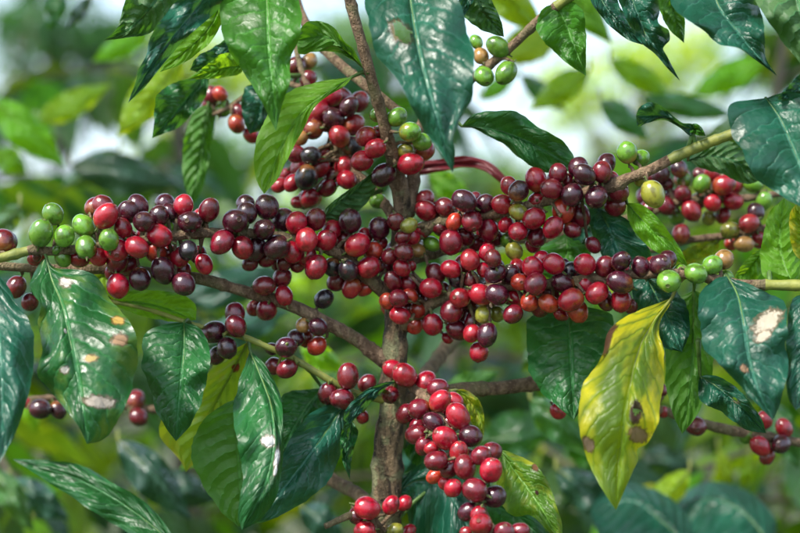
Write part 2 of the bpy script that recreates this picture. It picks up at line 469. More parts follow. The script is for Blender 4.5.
for i, (k, pts) in enumerate(BR.items()):
    n = 220 if k == 'stem' else 120
    P, rr, v, f = px_tube(pts, n, 0.16, 5.0 + i, 10, 0.16)
    CURVE[k] = np.array([tuple(p) for p in P])
    BRMESH[k] = [P[0], v, f]
def nearest(k, p):
    C = CURVE[k]
    d = np.linalg.norm(C - np.array(tuple(p)), axis=1)
    i = int(d.argmin())
    return Vector(C[i]), float(d[i]), i

# ---- cherries: photo position, radius, colour letter, layer (0 front, 1 middle, 2 behind) for each bearing branch
CH = {
'left1': '''53 214 11 g1;41 233 12.5 g0;64.5 236 10.5 g0;84 226 11.5 g1;86 247 11 g0;109 240 10 g0;63 258 8.5 g1;57 250 5 g1;79.5 258 10.5 r2;98 256 10 r1;
3 241 12 d2;37 257 5 d2;106 216 12.5 r0;103 206 11 d1;95 207 10 d2;128 212 11 p1;138 206 11 p2;144 222 11 p0;159 216 10.5 p0;165 203 10.5 p2;170 212 9 p2;
183.5 205 10.5 r1;190 222 12 p0;123 228 9.5 r1;159.5 236 12.5 r0;169 228 7 g2;137 247 11.5 r0;117 250 12.5 r1;156 252 11 o2;168 253 10 r2;188 250.5 9.5 k0;180 257 10 r1;
117.5 262 11 d2;128 266 11 d2;140 279 11 p1;118 286 12 r1;112 273 8 d2;150 234 10 d2;163 270.5 12.5 p1;183.5 284 12 p0;204 264 9.5 r1;209 210 11 d1;203 220 7 p2;
235 221 12.5 p0;245.5 204 10 p2;247 213 11 p1;267 207 12.5 p1;264 229.5 11 p0;222 242 12 d0;242.5 247.5 11.5 r0;256 249 11 p1;277 247.5 12.5 p0;283 220 12 p2;296.5 223 11 r1;
250 264 8 d2;267 259 9 d2;284.5 262.5 8.5 d2;298 265.5 7.5 d2;292 252 11 r1;315.5 219.5 11 d1;306.5 240 11 r0;326 240.5 11 r1;332 230 10 r2;344 239 9 d2;350 221 12 p1;379 228.5 11 p1;
357.5 245 12.5 r0;365 236 8 r2;316 267 11.5 r0;306.5 256 10 r1;332 267 9 k1;348 270.5 10.5 k0;369 267.5 12 r0;374 251 9 o1;383 266 9 d2;338 281 10.5 d2;351.5 288 10 r1;364 288.5 8.5 o2;380 243 8 r2''',
'left2': '''16 287 11 d1;30 302 9 d2;264 286 11 d0;282 278 10 d1;284 295.5 9.5 r0;266.5 310 10.5 d1;255 308 8.5 r2;324 299 9.5 k1;303 325 7.5 b1;318 327 9.5 p0;306 338.5 8 o2;317 346 10 o1''',
'left3': '''235 313.5 10 d1;236 326 11 d0;214 332 12 p1;227 348 10.5 p0;217 355.5 9 p2;286 347 11 p0;296 338 9 p2;272 349 7 p2;287 369 10 d1;274 366 9.5 d2;
348 376 11.5 d0;367 383.5 9 d1;328 393.5 10.5 d1;342 399 11 d0;362.5 417 7 r2;347.5 417.5 7 d2''',
'topF': '''211 95 9 d1;209.5 103 8 d2;220 94 8 o1;239.5 112 8.5 d1;236.5 124 9 o0;251 135 8 r1;224 109 8 g2;295 67 11 d1;308 79 9 d1;309 61 8 b2''',
'topC': '''329 96 12 r1;340 97 11 d2;349 106.5 9.5 p0;359 102 10 d1;333.5 118.5 11 p0;317 112 12 r1;312.5 129 11 d1;339.5 136.5 11 r0;353 125 11 r1;351.5 147 11 k1;
327.5 154 10 r1;300 138 8 b1;311 156 10 k0;296 154 10 d1;315 164 11 r1;306.5 177.5 12.5 k0;318 168 11 r1;279.5 185 8 r1;292 183 8.5 r0;286 175 7 r2;310 198 10 r1;298 202 7 r2;344 166 10 r1;347 180 10 r1;
333 178 10 d2;328 188 9 d2;378 201 8 g1;363 186 9 d2;300 168 10 d2''',
'stem': '''366 136.5 10.5 r1;375.5 148.5 10.5 r0;362 161 11 r0;383.5 175 12 p0;377 133 7 r2;377 115 8 g2;397 117 9.5 g1;410 132 10.5 g0;422 142 9.5 g0;406 151 8.5 y1;424 150 11 r2;410.5 164 12 r0''',
'stem2': '''476 42 7 g2;481 56 8 b1;498 47 11 g1;484 76 10 g0;506 73 11 g0''',
'rU': '''425.5 198 9 r2;426 210.5 10.5 r1;409 225.5 8.5 y1;423 230 9 r0;445 207.5 10 d1;438 209 9 d2;464.5 201 12 p0;472 221 11 d0;454 222 8.5 o0;441 228.5 8.5 d1;485 204 10 p1;475 197 6 d2;488.5 230 10.5 d1;
502 204.5 10.5 r0;451 242 12.5 d0;465 237 10 d1;432 244 8 g1;415 245 9 b2;403 237 8 d1;476 243 9 d2;506 225 8 r1;493 214 9 b2;518.5 212 9 y0;518 231.5 9.5 r0;508 240 8 g2;488.5 248 7 r1;
509 186 9.5 r1;518.5 191 10.5 p0;536 180 12 r1;551.5 189 11 d0;558 173 9 d1;568 180 7 d2;578 167 10 p1;584.5 174.5 11 p0;602 172 10.5 d1;606 164 10 p2;572 195 11.5 p0;596.5 197 11.5 p0;537 201 9 r1;563.5 210 12 o1;
534 218.5 11.5 r0;553 227.5 10.5 r0;536.5 236.5 10 d1;572 230 9 d1;578.5 215.5 12 d2;514 251 9 y2;533 245 8 d2;627 152.5 10.5 g1;640.5 158 9 g2;653 194 12.5 y0;618 192 11 d2;615 206 11 d2;640 181 6 y2;593 245 8 d2;496 238 8 d2;396 222 9 d1;411 237 9 r1;404 252 9.5 d0;390 256 9 d1''',
'rF': '''416 250 9 b2;411.5 266 5 r1;470 260 10 r0;451 269 10 r0;435.5 273.5 10 d1;431 288 11 r0;456.5 279.5 9 k1;471.5 280 8 d1;487 252.5 8.5 r1;493 258.5 9 d0;483.5 270 7.5 r1;495.5 273.5 10 p0;460 298 10.5 r0;450 302 9 r1;
480.5 294.5 11.5 r0;497 294.5 11 p0;410 296 8 o1;398.5 298.5 9.5 d0;420 287 8 d2;400 315.5 10 r0;418 310 8.5 o1;415 326 8.5 o1;432.5 324.5 10.5 r0;452 311 12 d1;461 317 9 d2;458 330 11 d1;471.5 333 9 r1;487 335 11 p0;479 352 10 r1;
483.5 314 9 y1;497 314 8 y2;447.5 338 6 r2;473 322 9 d2;533 267.5 11.5 r0;541 259 8.5 r2;554 264 11 r0;535.5 284 11.5 d0;520 282 9.5 o1;563 283 11 p1;571 300 12 r0;585 264.5 11.5 r0;570 270.5 9 k2;564 264 6 p2;586 285 9 r1;597 293 11.5 r0;
511 275 10 p1;516 298 9 r2;529.5 302 9.5 o1;548.5 303.5 10 o0;517 266 8 r2;513 314 10 d0;540 307.5 10 d2;577.5 311 11 o1;561 314.5 7 r2;605 267 11 d1;621 261 10 p0;620 282.5 12 p0;623 270 7 d2;641 267 10 p1;660 265 11 p0;667 260 10 p1;
621 301 11 r1;630 306 8 d2;606 302 9 d2;669 281 12 g0;680 273 9 g2;696 273.5 11 g0;712.5 265 10 g1;724 259.5 10.5 b2;727 277 7 g2;505 284 9 d2;442 290 9 d2;427 300 9 d2;470 305 9 d2;402 268 9 r0;393 281 9.5 d1;409 283 9 r1;387 301 8 o1''',
'rR': '''679 169 9 p1;661 174.5 9 p1;666 183 8 d1;647 180 8 d2;683 194 8.5 d0;684 180.5 8 g1;702 184 9 g0;712 173 9 r1;699 174 6 d2;724 185 11 r0;735 185 8 r1;712.5 203 9 r0;733 201.5 10 r0;723 215.5 8 r1;691.5 211 10 r0;
666 206 10 d1;649 208 9 d1;677 218 8 g2;709 218 7 y2;753 184 9 g1;764 201 8.5 g0;655 196 9 d2;672 196 8 d2''',
'rR2': '''681 234 9 r0;756 212 9 p1;749 223.5 10 r0;730 230.5 9.5 y0;744 244 9 b0;759 240 9 r1;731 244 7 o2''',
'lowC': '''392.5 369 10 r1;404.5 375 12 r0;426 381.5 10.5 r1;438 388 10 d1;440 401 11 r0;454 401 9 r2;419 409 11 d0;427 401 6 o1;458 416 12.5 r0;433.5 422 10 p0;406 414 10 d1;416.5 434.5 11 d1;445 438 12 r0;470.5 436 11.5 p1;459 452 10 r0;
431.5 448 7 r1;436 461 11 d0;424 446 9 d2;481 455.5 10 d0;491.5 452 10.5 d1;449 469 9.5 d1;465 467 12 d0;491 470 11.5 r0;434.5 476 8 o2;453 488 9.5 r0;445 483 7 r2;475 490 12.5 d0;495 496.5 11.5 p1;468 511.5 10 p1;478 514 8 r1;
481 524 11.5 r0;466 532 6 r1;504 533 11 d0;520 531 9 d1;417 426 8 d2;450 424 9 d2''',
'lowR': '''391 395 9.5 d1;558 411 8.5 r1;696 426 10.5 d0;663 412 6 r1;662 390 6 d1;760 446 10 r0;781 444 10 p0;767 456 8 r1;784 428 9 r1;764 420 9 r0;747 436 8 g1''',
'lowL': '''40 409 10.5 p0;58 410 9 p0;27 403 6 r1;135.5 400 9.5 d1;138.5 417 9.5 d0''',
'bot': '''367 508 12 r0;391 505 9 r1;404.5 503 8 r2;356 516 8 d1;365 530 10 r0;395 530 8 y0;409 531 7 r1''',
}
PAL = {'r': (0.31, 0.002, 0.018), 'd': (0.145, 0.002, 0.014), 'p': (0.048, 0.003, 0.013), 'k': (0.016, 0.009, 0.015), 'o': (0.36, 0.026, 0.012),
       'g': (0.115, 0.27, 0.022), 'y': (0.25, 0.25, 0.03), 'b': (0.32, 0.17, 0.05)}
C = []
PROJ = {k: np.array([to_px(Vector(c)) for c in v]) for k, v in CURVE.items()}
for k, s in CH.items():
    for e in s.replace('\n', '').split(';'):
        x, y, r, cl = e.split()
        x, y, r = float(x), float(y), float(r) * 1.015
        # bearing branch depth at that photo position
        proj = PROJ[k]
        j = int(np.hypot(proj[:, 0] - x, proj[:, 1] - y).argmin())
        d0 = proj[j, 2]
        lay = int(cl[1])
        d = d0 + (-0.0085, 0.001, 0.0095)[lay] + 0.0012 * math.sin(x * 3.7 + y)
        # fruit in front of the trunk sits on its near face
        tx = float(np.interp(y, [182, 205, 240, 290, 340, 400, 460, 533], [399, 404, 400, 396, 395, 393, 388, 385]))
        if abs(x - tx) < 17 and k in ('left1', 'rU', 'rF', 'lowC', 'lowR', 'stem', 'bot') and lay < 2:
            d = min(d, 0.981 - 0.003 * (1 - lay))
        C.append([x, y, r, cl[0], k, d, d, lay])
# fruit deeper inside the thick clusters, mostly hidden by the listed ones
rngf = random.Random(77)
LISTED = len(C)
for c0 in C[:LISTED]:
    if c0[4] in ('left1', 'rU', 'rF', 'topC', 'lowC', 'rR', 'stem') and c0[3] not in 'gyb' and rngf.random() < 0.42:
        proj = PROJ[c0[4]]
        j = int(np.hypot(proj[:, 0] - c0[0], proj[:, 1] - c0[1]).argmin())
        t = rngf.uniform(0.1, 0.6)
        x = c0[0] * (1 - t) + proj[j, 0] * t + rngf.uniform(-9, 9)
        y = c0[1] * (1 - t) + proj[j, 1] * t + rngf.uniform(-5, 5)
        d = proj[j, 2] + rngf.uniform(0.012, 0.020)
        C.append([x, y, rngf.uniform(8.5, 10.5), rngf.choice('rddpd'), c0[4], d, d, 3])
X = np.array([c[0] for c in C]); Y = np.array([c[1] for c in C]); RP = np.array([c[2] for c in C])
D = np.array([c[5] for c in C]); D0 = D.copy()
iu, ju = np.triu_indices(len(C), 1)
d2 = np.hypot(X[iu] - X[ju], Y[iu] - Y[ju])
sel = d2 < (RP[iu] + RP[ju]) * 0.97
iu, ju, d2 = iu[sel], ju[sel], d2[sel]
need = np.sqrt(np.maximum(((RP[iu] + RP[ju]) * 0.97) ** 2 - d2 ** 2, 0)) * K
for it in range(300):
    diff = D[ju] - D[iu]
    sg = np.where(diff >= 0, 1.0, -1.0)
    lack = np.maximum(need * 0.96 - np.abs(diff), 0) * 0.3
    np.add.at(D, ju, sg * lack)
    np.add.at(D, iu, -sg * lack)
    D += (D0 - D) * 0.02

def cherry_mesh(seed):
    """An oval coffee cherry of unit radius, fruit stalk at -Z, round navel scar at +Z."""
    rng = random.Random(seed)
    prof = []
    nb = 18
    L = rng.uniform(1.06, 1.2)
    for i in range(nb + 1):
        t = math.pi * (1 - i / nb)
        r = math.sin(t) ** rng.uniform(0.93, 0.95)
        z = math.cos(t) * L
        prof.append((max(r, 0), z))
    prof[0] = (0.10, -L * 0.97)
    prof = prof[:-1]
    prof = [p for p in prof if not (p[1] > 0 and p[0] < 0.20)]
    zt = L * 0.965
    prof.append((0.20, L * 0.975))
    zt = L * 0.975
    top = [(0.185, zt + 0.035, 1), (0.145, zt + 0.03, 1), (0.11, zt - 0.02, 1), (0.05, zt - 0.025, 1), (0.04, zt + 0.015, 1)]
    stalk = [(0.085, -L - 0.42, 2), (0.075, -L - 0.25, 2), (0.085, -L - 0.08, 2), (0.14, -L + 0.0, 2)]
    rows = stalk + [(r, z, 0) for r, z in prof] + top
    seg = 20
    bx, by = rng.uniform(0.95, 1.03), rng.uniform(0.93, 1.0)
    o = Vector((seed * 3.1, seed * 1.7, 0))
    verts, faces, fm = [], [], []
    for r, z, m in rows:
        for k in range(seg):
            a = 2 * math.pi * k / seg
            q = Vector((r * math.cos(a) * bx, r * math.sin(a) * by, z))
            if m == 0:
                q *= 1 + 0.045 * noise.noise(q * 1.3 + o)
                q *= 1 + 0.010 * math.cos(2 * a) * (1 if r > 0.3 else 0)
            verts.append(q)
    for i in range(len(rows) - 1):
        m = max(rows[i][2], rows[i + 1][2]) if rows[i][2] != 2 else 2
        if rows[i][2] == 0 and rows[i + 1][2] == 0:
            m = 0
        for k in range(seg):
            faces.append((i * seg + k, i * seg + (k + 1) % seg, (i + 1) * seg + (k + 1) % seg, (i + 1) * seg + k))
            fm.append({0: 0, 1: 1, 2: 2}[m])
    n = len(rows)
    faces.append(tuple((n - 1) * seg + k for k in range(seg))); fm.append(1)
    faces.append(tuple(reversed(range(seg)))); fm.append(2)
    return mesh_from('cherry', verts, faces, [M['cherry'], M['scar'], M['stalk']], fm)
CHM = [cherry_mesh(i + 1) for i in range(7)]

# stalks join the branch meshes
cherry_todo = []
for i, c in enumerate(C):
    p = at(c[0], c[1], D[i])
    r = c[2] * K * D[i]
    q, dist, idx = nearest(c[4], p)
    ax = (p - q)
    ax = ax.normalized() if ax.length > 1e-6 else Vector((0, -1, 0))
    ax = (ax + Vector((random.uniform(-1, 1), random.uniform(-1, 1), random.uniform(-1, 1))) * 0.62).normalized()
    if ax.y < -0.45 and random.random() < 0.7:
        ax = Vector((ax.x + random.choice((-.5, .5)), random.uniform(-.3, .35), ax.z + random.uniform(-.5, .6))).normalized()
    cherry_todo.append((c, p, r, ax))
    foot = p - ax * r * 1.25
    if (foot - q).length > 0.003:
        midp = (foot + q) / 2 + Vector((0, 0, 0.0015))
        sv_, sf_ = tube([q, midp, foot], [0.0014, 0.0011, 0.0010], 6)
        _, v, f = BRMESH[c[4]]
        o = len(v)
        v.extend(sv_)
        f.extend([tuple(a + o for a in ff) for ff in sf_])

# ------------------------------------------------------------------ leaves of the fruiting bush
LEAVES = []
def L(br, mat, mid, left, right, z, fold=(-.006, -.006), pet=None, under=False, holes=(), wave=0.003, nw=3.0, label=None, tilt=None):
    LEAVES.append(dict(br=br, mat=mat, mid=mid, left=left, right=right, z=z, fold=fold, pet=pet, under=under, holes=holes, wave=wave, nw=nw, label=label, tilt=(0.42 if not under else -0.1) if tilt is None else tilt))

def leaf_mesh(S, idx):
    nu, nv = (80, 30) if S['holes'] else (54, 18)
    rng = random.Random(idx * 7 + 1)
    md = spline(S['mid'], nu + 1)
    lf = spline([S['mid'][0]] + S['left'] + [S['mid'][-1]], nu + 1)
    rt = spline([S['mid'][0]] + S['right'] + [S['mid'][-1]], nu + 1)
    zz = S['z']
    zc = spline([(i / (len(zz) - 1), q) for i, q in enumerate(zz)], nu + 1)[:, 1]
    ph = rng.uniform(0, 6.28)
    # hanging blades lean: the tip comes forward, so the upper face looks at the sky
    drop = (md[:, 1] - md[0, 1]) * K * zc
    zc = zc - S['tilt'] * (drop - 0.25 * drop[-1])
    verts, uvs = [], []
    for i in range(nu + 1):
        u = i / nu
        env = math.sin(math.pi * min(1, max(0, u))) ** 0.6
        for j in range(nv + 1):
            v = -1 + 2 * j / nv
            a = abs(v)
            e = lf[i] if v < 0 else rt[i]
            fo = S['fold'][0] if v < 0 else S['fold'][1]
            # edge raggedness in photo units, then depth: fold, edge waves, soft buckles
            rag = 1 + (0.075 * noise.noise(Vector((u * 11, 2.0 * np.sign(v), idx * 3.3))) + 0.03 * noise.noise(Vector((u * 30, v, idx * 5.1)))) * a
            x = md[i][0] + (e[0] - md[i][0]) * a * rag
            y = md[i][1] + (e[1] - md[i][1]) * a * rag
            dz = fo * a ** 1.4 * env
            dz += 1.9 * S['wave'] * math.sin(2 * math.pi * S['nw'] * u + ph + (1.7 if v > 0 else 0)) * a * a * env
            dz += 0.0075 * noise.noise(Vector((u * 4, v * 1.6, idx * 1.7))) * env
            dz += -S.get('pleat', 1.0) * 0.0030 * abs(math.sin(math.pi * (u * 9 - 2.0 * a ** 1.25 + (0.43 if v > 0 else 0)))) * env * (1 - a * 0.6) * min(1, a * 6)
            dz += 0.0012 * (1 - min(1, a * 8)) * env
            verts.append(at(x, y, zc[i] + dz))
            uvs.append((u, (v + 1) / 2))
    faces = []
    for i in range(nu):
        for j in range(nv):
            u, v = (i + .5) / nu, -1 + 2 * (j + .5) / nv
            cut = False
            for (hu, hv, hru, hrv) in S['holes']:
                if math.hypot((u - hu) / hru, (v - hv) / hrv) + 0.5 * noise.noise(Vector((u * 30, v * 8, 2.2))) < 1:
                    cut = True
            if cut:
                continue
            a = i * (nv + 1) + j
            faces.append((a, a + 1, a + nv + 2, a + nv + 1))
    nrm = Vector((0, 0, 0))
    for f in faces[::7]:
        nrm += (verts[f[1]] - verts[f[0]]).cross(verts[f[3]] - verts[f[0]])
    toward = nrm.y < 0                         # camera looks along +Y
    if toward == S['under']:
        faces = [tuple(reversed(f)) for f in faces]
    fm = [0] * len(faces)
    # raised midrib on the underside / groove side plus the leaf stalk, one tapering tube
    rib = [verts[i * (nv + 1) + nv // 2] + Vector((0, 0.0006, 0)) for i in range(0, nu - 2, 3)]
    rr = [0.0010 * (1 - 0.8 * i / len(rib)) for i in range(len(rib))]
    if S['pet'] is not None:
        q = S['pet']
        b0 = rib[0]
        rib = [q, q.lerp(b0, 0.5) + Vector((0, 0, 0.002))] + rib
        rr = [0.0017, 0.0014] + rr
    tv, tf = tube(rib, rr, 6)
    o = len(verts)
    verts += tv
    uvs += [(0.5, 0.5)] * len(tv)
    faces += [tuple(a + o for a in f) for f in tf]
    fm += [1] * len(tf)
    return verts, faces, fm, uvs

def sp(name, base, spots, **kw):
    pr = {'dark': ((0.010, 0.088, 0.020), (0.06, 0.14, 0.045), (0.10, 0.30, 0.02), 0.26),
          'teal': ((0.008, 0.074, 0.046), (0.07, 0.15, 0.07), (0.09, 0.28, 0.03), 0.24),
          'green': ((0.035, 0.15, 0.014), (0.07, 0.19, 0.03), (0.17, 0.44, 0.015), 0.38)}[base]
    return leaf_material(name, *pr, spots=spots, **kw)
M['L24'] = sp('leaf_spotted', 'dark', [(0.50, 0.75, 0.025, 0.12, TAN), (0.56, 0.25, 0.018, 0.10, (0.45, 0.33, 0.12)), (0.60, -0.3, 0.02, 0.12, PALE), (0.42, 0.85, 0.02, 0.1, (0.4, 0.25, 0.05)),
                                       (0.77, 0.40, 0.03, 0.35, (0.42, 0.36, 0.30)), (0.17, 0.35, 0.03, 0.16, PALE), (0.40, -0.1, 0.012, 0.05, PALE)], speck=0.9, lesions=0.3, rough=0.36,
               yellow=(0.16, 0.22, 0.02), yellow_amt=0.05)
M['L30'] = sp('leaf_torn_patches', 'dark', [(0.50, -0.15, 0.03, 0.2, (0.66, 0.66, 0.64)), (0.58, 0.42, 0.055, 0.26, (0.62, 0.62, 0.62)), (0.64, 0.47, 0.03, 0.15, (0.62, 0.62, 0.62))], speck=0.5)
M['L45'] = sp('leaf_bleached_patch', 'teal', [(0.40, 0.52, 0.06, 0.34, (0.50, 0.44, 0.34)), (0.47, 0.4, 0.03, 0.2, (0.5, 0.44, 0.34)), (0.63, -0.25, 0.03, 0.15, TAN)], speck=0.6, rough=0.4)
M['L13'] = sp('leaf_holed', 'teal', [(0.30, -0.33, 0.055, 0.24, (0.10, 0.08, 0.02))], speck=0.25, rough=0.34)
M['L42'] = leaf_material('leaf_yellowing', (0.11, 0.21, 0.02), (0.14, 0.24, 0.03), (0.45, 0.60, 0.015), 0.58, tip_green=0.95, yellow=(0.70, 0.62, 0.02), yellow_amt=0.52, lesions=0.25,  # leaf is yellowing; its yellow is also brightened to carry a backlit glow
                         spots=[(0.64, 0.55, 0.035, 0.34, (0.42, 0.28, 0.15)), (0.55, 0.30, 0.05, 0.18, (0.07, 0.035, 0.02)), (0.30, -0.95, 0.06, 0.12, BROWN), (0.72, -0.85, 0.03, 0.15, (0.34, 0.24, 0.16))],
                         vein_col=(0.16, 0.27, 0.02))
M['L39'] = leaf_material('leaf_turning_yellow', (0.08, 0.19, 0.02), (0.10, 0.22, 0.03), (0.28, 0.50, 0.015), 0.42, yellow=(0.36, 0.36, 0.02), yellow_amt=0.2, lesions=0.2,
                         spots=[(0.50, 0.25, 0.02, 0.08, (0.08, 0.03, 0.02)), (0.33, 0.9, 0.03, 0.15, BROWN)])
M['L29'] = leaf_material('leaf_backlit_rust', (0.13, 0.25, 0.015), (0.16, 0.29, 0.03), (0.50, 0.66, 0.015), 0.5, yellow=(0.45, 0.42, 0.02), yellow_amt=0.3, lesions=0.35,  # light through the blade is put into the yellow-green; the rust is damage
                         spots=[(0.20, 0.1, 0.03, 0.2, (0.35, 0.06, 0.02)), (0.50, 0.6, 0.04, 0.2, (0.35, 0.12, 0.03))])
M['L46'] = sp('leaf_pinhole', 'teal', [(0.5, 0.1, 0.05, 0.16, (0.36, 0.34, 0.2))], rough=0.38)

def P3(x, y, d): return at(x, y, d)
# --- top of the picture
L('upL', 'dark', [(172, -22), (150, 8), (128, 30), (103, 41)], [(140, -25), (126, -2), (117, 28)], [(185, -8), (168, 14), (150, 33), (125, 38)], (.93, .94, .955), (-.004, .006), P3(175, -50, .925), True)
L('upL', 'teal', [(216, -20), (196, 8), (172, 38), (150, 68), (138, 88), (128, 103)], [(190, -18), (178, 0), (163, 18), (150, 37), (147, 54), (139, 68), (136, 80)], [(232, -8), (220, 8), (200, 26), (182, 42), (160, 68), (146, 86)], (.905, .915, .93), (-.008, .010), P3(225, -52, .93), wave=.006)
L('upL', 'fresh', [(222, -5), (214, 20), (196, 42), (160, 72)], [(198, 8), (182, 30), (168, 52)], [(226, 12), (212, 40), (186, 62)], (.93, .94, .95), (.004, -.003), None, True)
L('upL', 'dark', [(210, 68), (194, 90), (176, 112), (152, 138)], [(188, 78), (168, 86), (156, 98), (154, 122)], [(206, 96), (192, 114), (178, 128), (165, 133)], (1.03, 1.02, 1.03), (-.012, .008), P3(228, 40, 1.04), wave=.006)
L('topF', 'green', [(208, 104), (203, 135), (198, 170), (191, 206)], [(194, 112), (184, 140), (183, 175)], [(216, 114), (212, 140), (207, 172), (200, 195)], (1.08, 1.085, 1.09), (.006, .006), P3(212, 96, 1.08), True)
L('upL', 'green', [(266, -14), (268, 20), (270, 60), (274, 100), (276, 131)], [(236, -14), (222, 6), (221, 27), (228, 47), (241, 68), (257, 94), (268, 115)], [(296, -10), (301, 18), (300, 40), (291, 58), (290, 80), (284, 100), (279, 117)], (.915, .90, .905, .92), (.012, .004), P3(268, -48, .935), wave=.005, label='broad bright green leaf hanging with its drip tip down')
L('stem', 'green', [(362, 66), (344, 50), (326, 37), (296, 40)], [(352, 60), (335, 52), (315, 52), (300, 54)], [(354, 50), (345, 42), (332, 26), (315, 21), (302, 26)], (.962, .955, .96, .97), (.008, -.010), P3(369, 74, .962), True)
L('stem', 'fresh', [(352, 77), (326, 94), (300, 116), (280, 150), (264, 194)], [(336, 79), (318, 82), (298, 88), (278, 100), (260, 130), (254, 160), (257, 182)], [(345, 86), (328, 96), (314, 108), (305, 126), (292, 150), (278, 178)], (.965, .955, .945, .95), (.006, -.004), P3(372, 74, .966), True, label='pale green leaf seen from below in front of dark cherries')
L('upL', 'teal', [(238, 36), (222, 54), (205, 66), (190, 70)], [(228, 38), (212, 48), (196, 58)], [(238, 50), (226, 62), (208, 74)], (1.0, 1.0, 1.01), (-.004, .004), P3(245, 20, .99))
L('upL', 'fresh', [(244, 66), (226, 68), (208, 73), (188, 79)], [(236, 54), (222, 54), (208, 64)], [(240, 74), (222, 78), (206, 79)], (.985, .985, .99), (-.004, .004), None, True)
L('topC', 'teal', [(268, 82), (262, 100), (257, 116), (250, 134)], [(252, 84), (243, 92), (242, 112), (246, 126)], [(272, 98), (271, 114), (264, 128)], (1.03, 1.03, 1.035), (-.004, .006), None)
L('upC', 'L13', [(408, -22), (412, 10), (418, 45), (427, 85), (439, 125), (453, 173)], [(382, -20), (366, 0), (369, 20), (372, 44), (382, 62), (397, 80), (410, 104), (424, 130), (438, 150)], [(440, -22), (458, 0), (466, 20), (472, 44), (475, 74), (470, 101), (461, 118), (453, 138), (455, 152)], (.90, .885, .875, .875, .89), (.010, .004), P3(406, -36, .934), holes=((0.30, -0.30, 0.045, 0.19),), wave=.004, label='large blue green leaf with a ragged hole, hanging tip down')
L('upC', 'dark', [(474, -12), (482, 8), (492, 22), (504, 37)], [(462, 0), (463, 16), (480, 29), (492, 34)], [(488, -6), (496, 10), (502, 24)], (.935, .94, .95), (-.004, .005), P3(470, -34, .925), True)
L('upC', 'teal', [(470, -16), (466, 2), (460, 14), (452, 27)], [(462, -10), (457, 6), (453, 18)], [(474, -4), (470, 8), (460, 20)], (.925, .925, .93), (-.002, .003), None)
L('stem2', 'green', [(556, 4), (566, 24), (575, 48), (586, 76)], [(544, 8), (537, 22), (538, 34), (552, 50), (568, 64)], [(572, 2), (583, 12), (586, 32), (586, 55)], (.975, .975, .985), (-.004, -.006), P3(552, 10, .978), label='mid green leaf hanging below the upper twig')
L('stem2', 'dark', [(462, 126), (486, 128), (515, 136), (545, 150), (576, 170)], [(470, 117), (482, 112), (515, 112), (536, 126), (559, 138), (573, 154)], [(472, 128), (488, 136), (506, 146), (522, 160), (545, 172)], (.99, .985, .985, .99), (-.006, .008), P3(448, 118, 1.0), label='dark curling leaf arching over the right-hand cherries')
L('stem2', 'red', [(400, 172), (430, 166), (462, 162), (486, 166), (508, 182)], [(414, 163), (440, 159), (464, 156), (488, 161), (504, 175)], [(412, 176), (440, 172), (464, 167), (484, 171), (502, 184)], (1.06, 1.06, 1.055), (.002, -.003), None, wave=0.0, label='burgundy curled young leaf behind the stem')
L('stem2', 'teal', [(628, -14), (636, 10), (646, 34), (662, 56), (680, 81)], [(618, -6), (622, 10), (631, 28), (641, 43), (655, 54), (668, 69)], [(652, -10), (660, 8), (658, 22), (669, 31), (670, 40), (663, 48), (668, 58)], (.92, .925, .935, .945), (.006, -.006), P3(632, -32, .952), wave=.008, nw=4)
L('stem2', 'teal', [(596, -14), (606, 8), (622, 26), (643, 45)], [(590, -4), (596, 10), (612, 28), (628, 40)], [(612, -12), (620, 6), (632, 24)], (.95, .955, .965), (-.004, .004), P3(600, -18, .965))
L('stem2', 'green', [(668, -16), (672, 8), (678, 26), (684, 43)], [(656, -10), (660, 10), (668, 28)], [(680, -12), (684, 8), (685, 26)], (.96, .965, .97), (-.003, .003), P3(664, -38, .95), True)
L('stem2', 'teal', [(708, -22), (720, 8), (736, 30), (754, 52), (777, 76)], [(680, -20), (671, 3), (686, 19), (703, 30), (718, 44), (738, 48), (753, 58)], [(738, -18), (756, 0), (763, 20), (765, 40), (766, 58)], (.925, .915, .915, .925), (-.010, .004), P3(704, -40, .938), wave=.006)
L('stem2', 'dark', [(790, -40), (796, -10), (806, 30), (822, 90)], [(764, -30), (754, -2), (768, 20), (780, 38), (800, 63)], [(830, -30), (845, 10), (842, 50)], (.92, .905, .90, .91), (.006, .004), P3(786, -44, .928), True)
L('rU', 'teal', [(695, 130), (682, 126), (664, 117), (636, 116)], [(690, 136), (680, 128), (664, 120), (648, 123), (638, 126)], [(692, 124), (681, 122), (664, 108), (651, 102), (640, 107)], (.94, .935, .93, .925), (.006, -.012), P3(688, 149, .94), wave=.004, label='small curled leaf sprouting from the upper right twig')
L('rU', 'green', [(690, 128), (695, 128), (700, 131), (706, 136)], [(690, 132), (694, 134), (700, 136)], [(692, 124), (697, 124), (702, 128)], (.94, .935, .935), (.003, -.003), None)
L('rU', 'teal', [(766, 98), (782, 122), (796, 155), (812, 190), (832, 226)], [(748, 100), (733, 104), (727, 113), (731, 132), (741, 150), (752, 171), (768, 188), (795, 204)], [(788, 92), (812, 100), (832, 130), (842, 170)], (.905, .895, .89, .90), (-.004, -.010), P3(770, 119, .933), wave=.003, label='large dusty blue green leaf at the end of the upper right twig')
L('rU', 'teal', [(812, 70), (802, 84), (792, 92), (778, 100)], [(800, 74), (790, 84), (780, 94)], [(812, 88), (800, 97)], (.91, .905, .905), (-.005, .005), P3(815, 102, .925))
L('rU', 'dark', [(688, 160), (712, 156), (736, 162), (762, 180)], [(700, 150), (720, 142), (740, 144), (758, 164)], [(700, 168), (722, 174), (745, 184)], (1.0, .995, 1.0), (.004, .004), P3(690, 151, .945), True)
